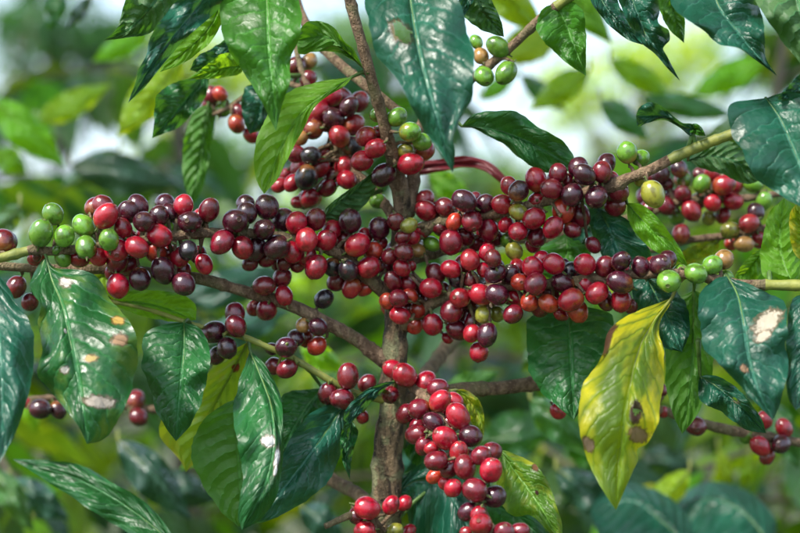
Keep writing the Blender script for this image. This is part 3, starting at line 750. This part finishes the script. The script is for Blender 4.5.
# --- left side
L('left1', 'L24', [(46, 257), (52, 280), (62, 305), (70, 340), (79, 385), (87, 444)], [(40, 263), (30, 283), (34, 296), (41, 306), (38, 325), (42, 350), (38, 374), (48, 389), (62, 405), (78, 426)], [(56, 268), (84, 270), (102, 285), (116, 305), (129, 322), (137, 350), (135, 377), (124, 408), (106, 438)], (.93, .915, .905, .905, .915), (.006, .012), P3(42, 252, .943), wave=.005, label='spotted leaf with brown lesions hanging under the green cherries')
L('botL', 'teal', [(-12, 262), (-6, 300), (0, 350), (2, 410), (-2, 466)], [(-30, 280), (-42, 330), (-36, 400)], [(6, 284), (17, 305), (30, 324), (35, 346), (33, 372), (21, 420), (8, 447)], (.90, .89, .885, .89), (.004, .008), P3(-60, 258, .93))
L('left2', 'L29', [(122, 264), (102, 276), (84, 284), (62, 300)], [(104, 262), (86, 261), (72, 270)], [(116, 296), (104, 300), (84, 302)], (.985, .99, .995), (.003, .003), P3(130, 270, .975), True)
L('left3', 'fresh', [(112, 302), (140, 302), (166, 308), (196, 320)], [(124, 292), (150, 290), (180, 294), (195, 304)], [(124, 310), (150, 318), (178, 322)], (.985, .98, .985), (-.004, .006), P3(104, 300, .985))
L('left3', 'dark', [(184, 322), (184, 350), (181, 385), (178, 415), (176, 441)], [(166, 324), (146, 333), (142, 350), (142, 368), (150, 388), (156, 410), (166, 428)], [(200, 328), (208, 345), (209, 368), (203, 396), (192, 422), (183, 434)], (.955, .945, .945, .955), (.006, -.002), P3(190, 324, .975), label='dark scratched leaf hanging below the left branch')
L('left3', 'L29', [(248, 342), (232, 372), (214, 405), (200, 438), (186, 472)], [(222, 356), (206, 376), (192, 400), (160, 420), (162, 440), (180, 460)], [(250, 366), (240, 398), (224, 425), (206, 450)], (.985, 1.0, 1.01, 1.02), (.004, .004), P3(250, 340, .976), True, label='lime leaf with rust spots glowing against the light')
L('left3', 'L30', [(250, 350), (262, 380), (272, 410), (274, 450), (262, 492), (242, 530)], [(246, 362), (236, 390), (234, 425), (239, 453), (243, 478), (238, 512)], [(266, 366), (281, 398), (283, 425), (283, 453), (278, 492), (262, 518)], (.962, .945, .93, .93, .945), (.008, .008), P3(248, 340, .975), wave=.003, label='glossy dark leaf with two torn white patches')
L('left3', 'green', [(240, 398), (238, 430), (240, 465), (241, 500), (239, 527)], [(224, 404), (204, 420), (193, 442), (194, 465), (206, 490), (224, 514)], [(252, 420), (262, 455), (258, 495)], (.97, .965, .965, .965), (.004, .004), P3(250, 368, .978), True)
L('left3', 'teal', [(346, 402), (326, 432), (304, 462), (280, 492), (250, 524)], [(332, 402), (308, 416), (286, 446), (268, 480), (252, 510)], [(347, 424), (341, 452), (328, 482), (300, 505), (270, 520)], (.985, .975, .97, .97), (-.004, .010), P3(350, 394, .987), wave=.003, label='blue green leaf with raised pleats between its veins')
L('left3', 'dark', [(322, 388), (308, 405), (294, 428), (278, 458)], [(300, 390), (284, 394), (272, 420)], [(326, 402), (312, 430), (292, 452)], (1.0, 1.0, 1.0), (.004, .004), P3(300, 362, .982))
L('left3', 'teal', [(396, 381), (376, 390), (362, 402), (350, 424)], [(382, 383), (364, 391), (350, 404), (343, 418)], [(386, 388), (374, 400), (362, 412)], (.972, .965, .965, .97), (-.004, .008), P3(394, 400, .99), wave=.004)
L('left3', 'dark', [(352, 420), (348, 440), (346, 458), (350, 480)], [(344, 426), (340, 442), (342, 460)], [(358, 432), (354, 448), (351, 464)], (.972, .972, .975), (-.006, .006), None)
L('botL', 'dark', [(184, 552), (140, 516), (100, 490), (55, 470), (12, 459)], [(160, 552), (130, 534), (112, 524), (82, 504), (55, 486), (34, 473)], [(172, 534), (152, 508), (136, 496), (103, 477), (79, 464), (45, 460)], (1.0, 1.01, 1.02, 1.03), (-.008, .006), P3(188, 581, .98), wave=.004, label='dark leaf with pale rim lying across the lower left')
# --- middle and right
L('topC', 'dark', [(322, 220), (336, 206), (356, 190), (378, 168)], [(326, 208), (340, 196), (360, 182)], [(342, 222), (360, 210), (376, 188)], (.985, .985, .985), (-.006, .004), P3(382, 190, 1.0), True)
L('rF', 'dark', [(568, 306), (570, 335), (572, 370), (574, 420)], [(546, 308), (528, 318), (526, 345), (530, 370), (540, 390), (556, 405)], [(592, 308), (612, 318), (611, 345), (602, 370), (590, 396)], (.985, .98, .98, .985), (.006, .006), P3(570, 286, .95), label='plain dark green leaf under the right cherry cluster')
L('rF', 'L42', [(672, 298), (652, 324), (638, 352), (629, 392), (623, 432), (618, 472), (616, 510)], [(656, 304), (640, 310), (620, 319), (607, 335), (602, 352), (590, 374), (579, 395), (577, 416), (582, 443), (591, 468), (601, 488)], [(669, 306), (661, 320), (659, 334), (665, 352), (664, 384), (660, 406), (656, 426), (648, 443), (637, 449), (638, 461), (632, 474)], (.92, .905, .895, .895, .905, .915), (.004, .008), P3(684, 276, .93), holes=((0.53, 0.30, 0.028, 0.14),), wave=.004, label='yellowing leaf with brown decayed patch and small hole')
L('rF', 'teal', [(646, 276), (656, 296), (668, 320), (682, 352)], [(634, 282), (634, 302), (646, 326), (662, 346)], [(664, 282), (684, 300), (690, 330)], (.955, .955, .96), (.004, .006), P3(650, 274, .936))
L('rF', 'green', [(694, 290), (694, 330), (692, 370), (688, 400), (682, 434)], [(678, 300), (668, 325), (665, 355), (667, 390), (674, 416)], [(708, 300), (714, 330), (714, 360), (708, 388), (697, 415)], (.955, .955, .955, .96), (.004, -.004), P3(696, 278, .93), True, label='bright green leaf hanging behind the yellowing one')
L('rF', 'L45', [(727, 276), (738, 296), (744, 325), (748, 355), (757, 388), (773, 420)], [(712, 280), (700, 295), (698, 315), (700, 332), (704, 350), (720, 366), (740, 385), (756, 403)], [(744, 282), (769, 294), (786, 303), (788, 320), (787, 345), (787, 368), (783, 392), (779, 408)], (.915, .90, .89, .89, .90), (.004, .008), P3(724, 280, .925), wave=.004, label='broad blue green leaf with a bleached torn patch')
L('rF', 'L46', [(700, 376), (716, 386), (736, 402), (752, 418), (766, 433)], [(698, 388), (702, 402), (720, 411), (732, 420), (748, 430)], [(710, 375), (722, 378), (738, 389), (750, 402), (762, 420)], (.95, .945, .945, .955), (.004, -.006), P3(698, 340, .935), holes=((0.48, 0.15, 0.03, 0.12),))
L('rF', 'fresh', [(796, 290), (786, 268), (780, 240), (784, 198)], [(770, 284), (760, 262), (764, 232), (770, 212)], [(804, 272), (806, 240), (802, 212)], (.95, .955, .965, .97), (.004, .004), P3(800, 286, .916), True, label='yellow green young leaf standing on the right twig')
L('rF', 'lime', [(812, 262), (804, 240), (800, 222), (798, 202)], [(796, 256), (790, 236), (790, 214)], [(822, 250), (816, 222)], (.93, .935, .94), (.003, .003), P3(812, 286, .913), True)
L('rF', 'teal', [(806, 294), (804, 330), (802, 370), (796, 410)], [(792, 300), (787, 330), (786, 370), (788, 398)], [(826, 310), (830, 350), (820, 392)], (.905, .895, .895, .90), (.004, .004), P3(806, 287, .914))
L('rU', 'fresh', [(627, 203), (644, 222), (662, 240), (688, 266)], [(628, 220), (638, 236), (650, 248), (668, 258)], [(640, 204), (652, 212), (666, 228), (681, 250)], (.965, .96, .96, .965), (.004, -.004), P3(622, 188, .953), label='fresh green leaf between the two right-hand fruit branches')
L('rU', 'teal', [(598, 208), (606, 222), (614, 240), (622, 268)], [(588, 210), (590, 226), (598, 246), (606, 264)], [(612, 212), (630, 222), (636, 236), (650, 248), (650, 264)], (.975, .97, .97, .975), (.010, -.002), P3(604, 192, .955))
L('rR', 'green', [(566, 234), (567, 246), (566, 258), (562, 285)], [(552, 240), (538, 250), (534, 268)], [(578, 240), (590, 252), (588, 272)], (1.02, 1.015, 1.01), (.004, .004), P3(566, 235, 1.06))
L('rR', 'teal', [(586, 222), (582, 232), (580, 242), (578, 256)], [(576, 224), (573, 236), (572, 248)], [(592, 230), (591, 244)], (1.03, 1.03, 1.03), (.002, .002), None)
L('rF', 'fresh', [(768, 250), (758, 258), (748, 270), (734, 286)], [(758, 250), (746, 260), (736, 274)], [(767, 262), (760, 276), (748, 286)], (1.0, .995, .99), (-.002, .003), P3(770, 286, .93), True)
L('rR2', 'lime', [(718, 242), (704, 248), (692, 254), (678, 264)], [(708, 240), (692, 246), (680, 254)], [(718, 250), (704, 258), (690, 264)], (1.06, 1.06, 1.06), (.002, .002), P3(722, 237, 1.057), True)
L('lowC', 'L39', [(499, 449), (514, 470), (532, 494), (546, 516), (562, 545)], [(498, 466), (497, 487), (503, 505), (515, 517), (530, 515), (545, 528)], [(516, 454), (537, 466), (549, 484), (556, 503), (562, 524)], (.965, .965, .965, .97), (.004, .004), P3(478, 455, .94), label='mottled yellow green leaf beside the lowest cherry cluster')
L('lowC', 'lime', [(456, 390), (470, 400), (478, 414), (484, 436)], [(458, 396), (466, 406), (472, 424)], [(466, 390), (479, 400), (484, 416)], (.98, .985, .985), (-.003, .004), P3(440, 400, .965))
L('lowC', 'teal', [(398, 492), (420, 480), (448, 490), (474, 540)], [(406, 510), (416, 540), (440, 560)], [(404, 476), (428, 462), (452, 470), (478, 500)], (1.0, .995, .99, .99), (.004, .006), P3(386, 505, 1.0), label='dark leaf in shade behind the lowest cherries')
L('bot', 'dark', [(440, 480), (480, 500), (515, 515), (550, 545)], [(450, 510), (490, 540), (520, 552)], [(470, 480), (505, 492), (540, 522)], (1.0, 1.0, 1.0), (.004, .004), P3(388, 530, .995))
L('trunkleaf', 'dark', [(404, 448), (414, 440), (424, 446), (432, 470)], [(406, 456), (414, 464), (424, 474)], [(410, 432), (424, 428), (434, 444)], (1.04, 1.04, 1.04), (.003, .003), None)
L('botR', 'teal', [(690, 548), (660, 520), (630, 500), (590, 512)], [(660, 545), (625, 540), (600, 535)], [(690, 520), (660, 492), (620, 482), (598, 494)], (1.2, 1.22, 1.25), (-.045, .045), P3(695, 545, 1.2))
L('botR', 'teal', [(772, 545), (740, 510), (705, 500), (660, 530)], [(745, 548), (705, 545), (675, 545)], [(775, 520), (745, 490), (705, 482), (668, 505)], (1.25, 1.28, 1.3), (-.045, .045), P3(775, 540, 1.25))

for i, S in enumerate(LEAVES):
    if S['mat'] == 'red':
        S['pleat'] = 0.0
    if S['br'] == 'trunkleaf':
        S['br'] = 'lowR'
    if S['pet'] is None:
        z0 = S['z'][0]
        b = at(*S['mid'][0], z0)
        q, dist, _ = nearest(S['br'], b)
        S['pet'] = q if dist < 0.06 else None
# --- link the branches, then their cherries and leaves
for k, (o0, v, f) in BRMESH.items():
    mats = [M['greentwig']] if k in ('left3',) else [M['twig']]
    fm = [0] * len(f)
    nf = 120 if k != 'stem' else 220
    if k in ('left1', 'rU', 'rF', 'stem2'):
        mats = [M['twig'], M['greentwig']]
        pr = np.array([to_px(Vector(c))[0] for c in CURVE[k]])
        for a in range((nf - 1) * 10):
            xx = pr[a // 10]
            if (k == 'left1' and xx < 29) or (k == 'rU' and xx > 668) or (k == 'rF' and xx > 764) or (k == 'stem2' and xx > 555):
                fm[a] = 1
    BROBJ[k] = link('branch', mesh_from('branch', rel(v, o0), f, mats, fm), bush, o0)
BROBJ['stem'].name = 'stem'
rank = sorted(range(LISTED), key=lambda q: -(C[q][2] - 6.0 * (C[q][7] == 2)))
single = set(rank[:300])
JV, JF, JM, JC = [], [], [], []
for n_, (c, p, r, ax) in enumerate(cherry_todo):
    col = PAL[c[3]]
    j = random.uniform(0.75, 1.25)
    hue = random.uniform(-0.02, 0.025) * (1 if c[3] in 'rdo' else 0.3)
    col = (max(0, col[0] * j), max(0.003, col[1] * j + max(0, hue) * 0.3), max(0.003, col[2] * j), 1)
    me = random.choice(CHM)
    q = ax.to_track_quat('Z', 'Y')
    if n_ in single:
        o = link('cherry', me, BROBJ[c[4]], p)
        o.rotation_mode = 'QUATERNION'
        o.rotation_quaternion = q
        o.scale = (r * 0.99, r * 0.99, r * 0.97)
        o.color = col
    else:
        b = len(JV)
        JV += [p + q @ (v.co * r * 0.98) - WORLD[bush] for v in me.vertices]
        JF += [tuple(a + b for a in f.vertices) for f in me.polygons]
        JM += [f.material_index for f in me.polygons]
        JC += [col] * len(me.vertices)
jm = mesh_from('cherry_mass', JV, JF, [M['cherry_joined'], M['stalk'], M['stalk']], JM)
ca = jm.color_attributes.new('fruit', 'FLOAT_COLOR', 'POINT')
ca.data.foreach_set('color', np.array(JC, dtype=np.float32).ravel())
jo = link('cherry_mass', jm, bush, WORLD[bush])
jo['kind'] = 'stuff'
jo['label'] = 'smaller cherries half hidden inside the dense fruit clusters'
for i, S in enumerate(LEAVES):
    v, f, fm, uvs = leaf_mesh(S, i)
    o0 = at(*S['mid'][0], S['z'][0])
    me = mesh_from('leaf', rel(v, o0), f, [M[S['mat']], {'red': M['red'], 'L42': M['greentwig'], 'lime': M['greentwig'], 'L29': M['greentwig']}.get(S['mat'], M['rib'])], fm, True, uvs)
    o = link('leaf', me, BROBJ[S['br']], o0)
    if S['label']:
        o['label'] = S['label']

# ------------------------------------------------------------------ generic leaf blades for crowns and background bushes
def blade(seed, mats, nu=14, nv=6):
    """A drooping coffee leaf of unit length along +X, top side +Z, stalk at the origin."""
    rng = random.Random(seed)
    w = rng.uniform(0.19, 0.25)
    droop, fold = rng.uniform(0.15, 0.5), rng.uniform(0.05, 0.35)
    ph = rng.uniform(0, 6.28)
    tw = rng.uniform(-0.5, 0.5)
    verts, uvs, faces = [], [], []
    for i in range(nu + 1):
        u = i / nu
        prof = (math.sin(math.pi * u ** 0.8) ** 0.75) * (1 - 0.35 * max(0, u - 0.6) / 0.4)
        if u > 0.86:
            prof = min(prof, 0.10 + 0.9 * (1 - u))
        for j in range(nv + 1):
            v = -1 + 2 * j / nv
            y = v * w * prof
            z = fold * abs(y) + 0.035 * math.sin(u * 13 + ph + v) * abs(v) * prof - droop * u * u
            z += tw * u * y
            verts.append(Vector((0.10 + u * (1 - 0.15 * droop), y, z)))
            uvs.append((u, (v + 1) / 2))
    for i in range(nu):
        for j in range(nv):
            a = i * (nv + 1) + j
            faces.append((a, a + nv + 1, a + nv + 2, a + 1))
    fm = [0] * len(faces)
    tv, tf = tube([Vector((0, 0, 0)), Vector((0.11, 0, 0.0))], [0.012, 0.010], 5)
    o = len(verts)
    verts += tv; uvs += [(0.5, 0.5)] * len(tv)
    faces += [tuple(a + o for a in f) for f in tf]; fm += [1] * len(tf)
    return mesh_from('leaf', verts, faces, mats, fm, True, uvs)
BLADES = {k: [blade(i * 3 + s, [M[k], M['greentwig']]) for i in range(4)] for s, k in enumerate(('dark', 'green', 'back', 'back_lime', 'back_blue'))}

def put_leaf(kind, parent, p, d, up, length, roll=0.0):
    x = d.normalized()
    y = up.cross(x)
    y = y.normalized() if y.length > 1e-4 else Vector((0, 1, 0))
    z = x.cross(y)
    q = Matrix((x, y, z)).transposed().to_quaternion() @ Euler((roll, 0, 0)).to_quaternion()
    o = link('leaf', random.choice(BLADES[kind]), parent, p)
    o.rotation_mode = 'QUATERNION'
    o.rotation_quaternion = q
    o.scale = (length, length, length)
    return o

def leafy_branch(parent, p0, az, rise, length, kinds, bark, leaf_len=(0.10, 0.15), keep=None, nodes=7, r0=0.004, as_child=False, first=0.25):
    d = Vector((math.cos(az) * math.cos(rise), math.sin(az) * math.cos(rise), math.sin(rise)))
    pts = [p0]
    p = p0.copy()
    for i in range(8):
        d = (d + Vector((random.uniform(-.06, .06), random.uniform(-.06, .06), -0.06))).normalized()
        p = p + d * length / 8
        pts.append(p.copy())
    lst = []
    for i in range(nodes):
        t = first + (1 - first) * (i + 0.5) / nodes
        a = t * 8
        k = min(int(a), 7)
        q = pts[k].lerp(pts[k + 1], a - k)
        dr = (pts[k + 1] - pts[k]).normalized()
        sd = dr.cross(Vector((0, 0, 1))).normalized()
        for s in (-1, 1):
            if random.random() < 0.12:
                continue
            ld = (dr * random.uniform(0.2, 0.8) + sd * s * random.uniform(0.6, 1.0) + Vector((0, 0, random.uniform(-0.75, 0.1)))).normalized()
            ln = random.uniform(*leaf_len)
            lst.append((q, ld, ln))
    lst.append((pts[-1], (d + Vector((0, 0, -0.3))).normalized(), random.uniform(*leaf_len) * 0.8))
    if keep:
        lst = [l for l in lst if keep(l[0]) and keep(l[0] + l[1] * l[2])]
        if not keep(pts[-1]) or not keep(pts[4]):
            return 0
    v, f = tube(pts, [r0 * (1 - 0.07 * i) for i in range(9)], 6)
    b = link('branch', mesh_from('branch', rel(v, p0), f, [bark]), parent, p0)
    for q, ld, ln in lst:
        put_leaf(random.choice(kinds), b if as_child else parent, q, ld, Vector((random.uniform(-.3, .3), random.uniform(-.3, .3), 1)), ln, random.uniform(-.5, .5))
    return len(lst)

# upper crown and lower skirt of the fruiting bush, outside the picture
def outside(p):
    x, y, d = to_px(p)
    return not (d > 0.3 and -40 < x < 840 and -30 < y < 563) and d > 0.45
SC = CURVE['stem']
for i in range(5):
    k = random.randint(130, 214)
    leafy_branch(bush, Vector(SC[k]), random.uniform(0, 6.28), random.uniform(0.15, 0.6), random.uniform(0.3, 0.5), ['dark', 'green'], M['twig'], keep=outside, nodes=6, r0=0.003)
for i in range(10):
    z = random.uniform(0.45, 1.0)
    leafy_branch(bush, Vector((base.x, 0.0, z)), random.uniform(0, 6.28), random.uniform(-0.2, 0.1), random.uniform(0.3, 0.45), ['dark', 'green'], M['twig'], keep=outside, nodes=5, r0=0.003)

# ------------------------------------------------------------------ coffee bushes in the rows behind
BUSH_OBJ = []
def coffee_bush_behind(x, y, h, nb, spread, kinds, seed, leaf=(0.10, 0.16), low=0.5, label='out-of-focus leafy coffee bush in the rows behind the fruiting bush', group='coffee bushes in the rows behind'):
    random.seed(seed)
    z0 = ground_z(x, y)
    b = thing('coffee_bush', Vector((x, y, z0)), label, 'coffee bush', group)
    top = Vector((x + random.uniform(-.1, .1), y + random.uniform(-.1, .1), z0 + h))
    pts = [Vector((x, y, z0 - 0.03)).lerp(top, t) + Vector((random.uniform(-.02, .02), random.uniform(-.02, .02), 0)) * (1 if 0 < t < 1 else 0) for t in np.linspace(0, 1, 9)]
    v, f = tube(pts, [0.022 * (1 - 0.085 * i) for i in range(9)], 8, 0.15, seed)
    link('trunk', mesh_from('trunk', rel(v, WORLD[b]), f, [M['farbark']]), b, WORLD[b])
    BUSH_OBJ.append(b)
    n = 0
    for i in range(nb):
        t = (i + 0.7) / nb
        hh = low + (1 - low) * t
        p = Vector(pts[0]).lerp(top, min(hh, 0.99))
        az = i * 2.4 + random.uniform(-.5, .5)
        ln = spread * (1.15 - 0.65 * max(0, t - 0.3)) * random.uniform(0.75, 1.15)
        n += leafy_branch(b, p, az, random.uniform(0.0, 0.45), ln, kinds, M['farbark'], leaf, nodes=6, r0=0.005)
        if n > 280:
            break
    return b
B, G, U = 'back', 'back_lime', 'back_blue'
BUSHES = [(-0.55, 0.80, 1.40, 17, .40, [B, G, G, U]), (0.66, 0.85, 1.52, 17, .40, [B, U, G, G]), (0.05, 1.15, 1.26, 16, .45, [B, U, G]),
          (-0.50, 0.50, 0.98, 16, .36, [B, U, 'dark']), (0.42, 0.55, 1.0, 15, .36, [U, B, 'dark']), (0.95, 0.7, 1.1, 16, .4, [B, U]), (-1.0, 0.75, 1.2, 16, .4, [B, U]),
          (-0.95, 1.5, 1.52, 15, .5, [B, G, G]), (1.05, 1.7, 1.9, 16, .5, [B, G, G]), (0.25, 2.1, 1.40, 16, .5, [B, G, U]), (-0.45, 2.3, 1.50, 16, .5, [B, G, G]),
          (-0.30, 1.35, 1.62, 13, .42, [B, 'dark', G]), (0.48, 1.40, 1.68, 12, .42, [B, 'dark', G]), (-1.05, 1.0, 1.50, 13, .40, ['dark', B, G]), (1.10, 1.05, 1.78, 13, .42, ['dark', B, G]), (0.12, 1.85, 1.80, 13, .45, [B, 'dark', G]),
          (0.85, 2.9, 1.85, 16, .6, [G, G, B]), (-1.35, 2.9, 1.8, 15, .55, [B, G, G]),
          (0.2, 3.9, 1.6, 15, .6, [B, G]), (-0.8, 4.1, 1.6, 15, .6, [B, G]), (1.75, 3.9, 2.2, 16, .65, [B, G, G]), (-2.1, 4.3, 2.0, 15, .6, [B, G]),
          (1.0, 5.6, 2.2, 14, .7, [B, G]), (-0.4, 6.0, 1.9, 14, .7, [B, G]), (-1.7, 6.2, 2.0, 14, .7, [B])]
for i, a in enumerate(BUSHES):
    if a[2] < 1.25:
        lb = ('low dark coffee bush crouching close behind the lower branches of the fruiting bush', 'low coffee bushes behind the fruiting bush')
    elif a[5].count(G) >= 2:
        lb = ('out-of-focus coffee bush with leaves tinted backlit lime green in the rows behind', 'lime green coffee bushes in the rows behind')
    elif G in a[5] and 'dark' in a[5]:
        lb = ('out-of-focus coffee bush mixing dark green and lime leaves close behind the fruit', 'dark and lime coffee bushes close behind')
    elif G in a[5]:
        lb = ('out-of-focus coffee bush mixing mid green and lime leaves in the rows behind', 'mixed green coffee bushes in the rows behind')
    else:
        lb = ('out-of-focus coffee bush with plain mid green leaves at the far end of the rows', None)
    coffee_bush_behind(*a, seed=40 + i, label=lb[0], group=lb[1])
# single leaves of those bushes that stand out in the blur
def stray(base, tip, hw, d, mat, under=False):
    b, t = Vector(base), Vector(tip)
    ax = (t - b)
    nx = Vector((-ax.y, ax.x)).normalized() * hw
    if nx.x > 0:
        nx = -nx
    prof = ((.12, .55), (.3, .95), (.5, 1.0), (.7, .75), (.88, .3))
    S = dict(mid=[tuple(b), tuple(b.lerp(t, .5) - nx * .12), tuple(t)], left=[tuple(b + ax * u + nx * w) for u, w in prof], right=[tuple(b + ax * u - nx * w) for u, w in prof],
             z=(d, d - .01, d + .01), fold=(.012, .012), pet=None, under=under, holes=(), wave=.006, nw=2.5, tilt=0.3 if not under else -.1)
    bo = min(BUSH_OBJ, key=lambda o: (WORLD[o].xy - at(*base, d).xy).length)
    S['pet'] = at(base[0], base[1] - 10, d + .05)
    v, f, fm, uvs = leaf_mesh(S, len(BUSH_OBJ) + int(base[0]))
    o0 = at(*base, d)
    link('leaf', mesh_from('leaf', rel(v, o0), f, [M[mat], M['greentwig']], fm, True, uvs), bo, o0)
for a in [((-10, 98), (66, 168), 18, 1.45, 'back_lime', True), ((-6, 150), (28, 174), 13, 1.5, 'back_lime', True), ((182, 55), (116, 138), 20, 1.28, 'back_lime', True),
          ((640, 98), (738, 116), 12, 1.5, 'back', False), ((765, 60), (690, 96), 15, 1.6, 'back_lime', True), ((70, 165), (182, 185), 20, 1.55, 'back_blue', False),
          ((428, 172), (474, 204), 13, 1.3, 'fresh', True), ((180, 302), (292, 268), 19, 1.45, 'back_blue', False), ((200, 345), (290, 310), 17, 1.35, 'back_blue', False),
          ((718, 448), (732, 494), 8, 1.5, 'back_lime', True), ((750, 455), (742, 492), 8, 1.5, 'back_lime', True), ((24, 392), (37, 434), 9, 1.4, 'back_lime', True),
          ((62, -12), (48, 30), 11, 1.4, 'back', False), ((92, -4), (65, 30), 7, 1.35, 'back_blue', False), ((500, 60), (570, 20), 20, 1.5, 'back_lime', True),
          ((480, 440), (560, 425), 22, 1.4, 'back', False), ((300, 505), (345, 540), 16, 1.3, 'back_blue', False), ((640, 455), (700, 470), 15, 1.5, 'back_blue', False), ((150, 480), (220, 500), 18, 1.4, 'back_blue', False),
          ((10, 480), (70, 520), 16, 1.35, 'back_blue', False), ((478, -24), (545, 32), 18, 1.25, 'back_lime', True), ((556, -20), (612, 44), 15, 1.3, 'fresh', True),
          ((530, 398), (592, 452), 18, 1.25, 'back', False), ((556, 468), (622, 522), 18, 1.3, 'back_blue', False), ((118, 440), (192, 520), 20, 1.28, 'back_blue', False), ((-8, 466), (34, 532), 14, 1.3, 'back', False),
          ((430, 440), (400, 476), 12, 1.15, 'teal', False), ((300, 345), (345, 372), 12, 1.2, 'back_lime', True), ((440, 395), (500, 372), 12, 1.2, 'green', True), ((560, 330), (520, 372), 13, 1.25, 'back', False),
          ((770, 120), (700, 140), 14, 1.3, 'back', True), ((600, 250), (640, 236), 10, 1.2, 'green', True), ((770, 400), (800, 470), 15, 1.25, 'back', False), ((690, 470), (640, 520), 14, 1.3, 'back_lime', True), ((36, 122), (112, 84), 14, 1.55, 'back_lime', True),
          ((150, 30), (92, 62), 12, 1.6, 'back_lime', True), ((610, 60), (672, 96), 13, 1.5, 'back_lime', True), ((240, 420), (180, 470), 14, 1.25, 'back_lime', True), ((20, 205), (-10, 240), 12, 1.3, 'back', False), ((590, 70), (530, 110), 14, 1.45, 'back_lime', True), ((520, 75), (566, 112), 10, 1.6, 'back', False),
          ((600, 100), (650, 140), 13, 1.5, 'back', False), ((480, 100), (520, 70), 9, 1.6, 'back_lime', True), ((120, 150), (60, 190), 13, 1.6, 'back', False), ((610, 470), (560, 440), 13, 1.3, 'green', False)]:
    stray(*a)
# unseen bushes, added behind the camera to block the low sky
for i, (x, y, h) in enumerate([(-1.9, -2.6, 2.3), (-0.8, -3.0, 2.5), (0.3, -2.9, 2.4), (1.3, -2.7, 2.5), (2.2, -2.2, 2.2), (-2.6, -1.4, 2.2), (2.7, -0.9, 2.1)]):
    coffee_bush_behind(x, y, h, 20, .6, ['dark', 'green'], 90 + i, (0.11, 0.17), 0.15, 'tall dense coffee bush added out of view behind the camera', 'coffee bushes added behind the camera')

# ------------------------------------------------------------------ shade trees
def shade_tree(x, y, h, cz, cr, n, seed, label, lf=0.14, squash=0.6, group=None, mat='back'):
    rng = random.Random(seed)
    z0 = ground_z(x, y)
    t = thing('shade_tree', Vector((x, y, z0)), label, 'tree', group)
    top = Vector((x, y, z0 + cz))
    vs, fs = [], []
    def add(pts, rr, sg=8):
        v, f = tube(pts, rr, sg, 0.1, seed, True, 4.0)
        o = len(vs)
        vs.extend(v); fs.extend([tuple(a + o for a in q) for q in f])
    add([Vector((x, y, z0 - .1)), Vector((x + .06, y, z0 + h * .3)), Vector((x - .03, y + .05, z0 + h * .6)), top], [h * .022, h * .018, h * .015, h * .009])
    cl = []
    for i in range(16):
        a = i * 2.4
        e = rng.uniform(-0.35, 0.9)
        tip = top + Vector((math.cos(a) * math.cos(e) * cr, math.sin(a) * math.cos(e) * cr, math.sin(e) * cr * squash)) * rng.uniform(.45, .95)
        st = Vector((x, y, z0)).lerp(top, rng.uniform(.62, .98))
        m = st.lerp(tip, .5) + Vector((0, 0, -.08 * cr))
        add([st, m, tip], [h * .008, h * .006, h * .002], 6)
        cl.append(tip); cl.append(m)
        for q in range(3):
            cl.append(tip + Vector((rng.gauss(0, .3), rng.gauss(0, .3), rng.gauss(0, .2))) * cr * .6)
    link('trunk', mesh_from('trunk', rel(vs, WORLD[t]), fs, [M['farbark']]), t, WORLD[t])
    V, F, UV = [], [], []
    for i in range(n):
        c = rng.choice(cl)
        p = c + Vector((rng.gauss(0, 1), rng.gauss(0, 1), rng.gauss(0, .7))) * cr * .16
        d = Vector((rng.gauss(0, 1), rng.gauss(0, 1), rng.gauss(-.4, .6))).normalized()
        s = d.cross(Vector((rng.gauss(0, .5), rng.gauss(0, .5), 1))).normalized()
        l = lf * rng.uniform(.7, 1.3)
        w = l * .24
        nn = s.cross(d) * l * .08
        o = len(V)
        V += [p, p + d * l * .45 + s * w + nn, p + d * l - nn, p + d * l * .45 - s * w + nn, p + d * l * .5]
        UV += [(0, .5), (.45, 0), (1, .5), (.45, 1), (.5, .5)]
        F += [(o, o + 1, o + 4), (o + 1, o + 2, o + 4), (o + 2, o + 3, o + 4), (o + 3, o, o + 4)]
    cr_o = link('crown', mesh_from('crown', rel(V, WORLD[t]), F, [M[mat]], None, False, UV), t, WORLD[t])
    return t
# unseen trees, added over the rows behind to keep those bushes in shade
shade_tree(-1.9, 1.3, 5.0, 4.4, 2.6, 7000, 3, 'added out-of-view tree with a broad flat crown shading the coffee rows', 0.2, 0.35)
shade_tree(2.1, 2.0, 5.2, 4.6, 2.6, 6000, 4, 'added out-of-view tree whose crown meets its neighbour above the coffee rows', 0.2, 0.35)
FAR = [(-30, 90, 28, 2.2, 'back'), (185, 70, 31, 1.7, 'back_lime'), (372, 60, 33, 1.6, 'back'), (640, 95, 29, 1.9, 'back_lime'), (835, 70, 30, 2.0, 'back'),
       (105, 262, 24, 1.5, 'back'), (335, 235, 27, 1.4, 'back_lime'), (545, 225, 25, 1.5, 'back'), (720, 215, 26, 1.6, 'back_lime'), (215, 180, 36, 1.5, 'back'), (470, 190, 38, 1.6, 'back'),
       (20, 330, 20, 1.4, 'back'), (440, 330, 22, 1.4, 'back_lime'), (620, 330, 20, 1.3, 'back'), (790, 320, 21, 1.5, 'back'), (300, 370, 19, 1.2, 'back'), (60, 40, 26, 1.3, 'dark')]
for i, (px, py, d, cr, mt) in enumerate(FAR):
    p = at(px, py, d)
    cz = p.z - ground_z(p.x, p.y)
    shade_tree(p.x, p.y, cz + cr * 0.4, cz, cr, 1050, 20 + i, {'back': 'blurred mid green tree far down the slope behind the coffee rows', 'back_lime': 'blurred tree tinted backlit lime green far down the slope behind the coffee rows',
                'dark': 'blurred dark green tree far down the slope behind the coffee rows'}[mt], 0.32, 0.8, {'back': 'mid green trees down the slope', 'back_lime': 'lime green trees down the slope', 'dark': None}[mt], mt)
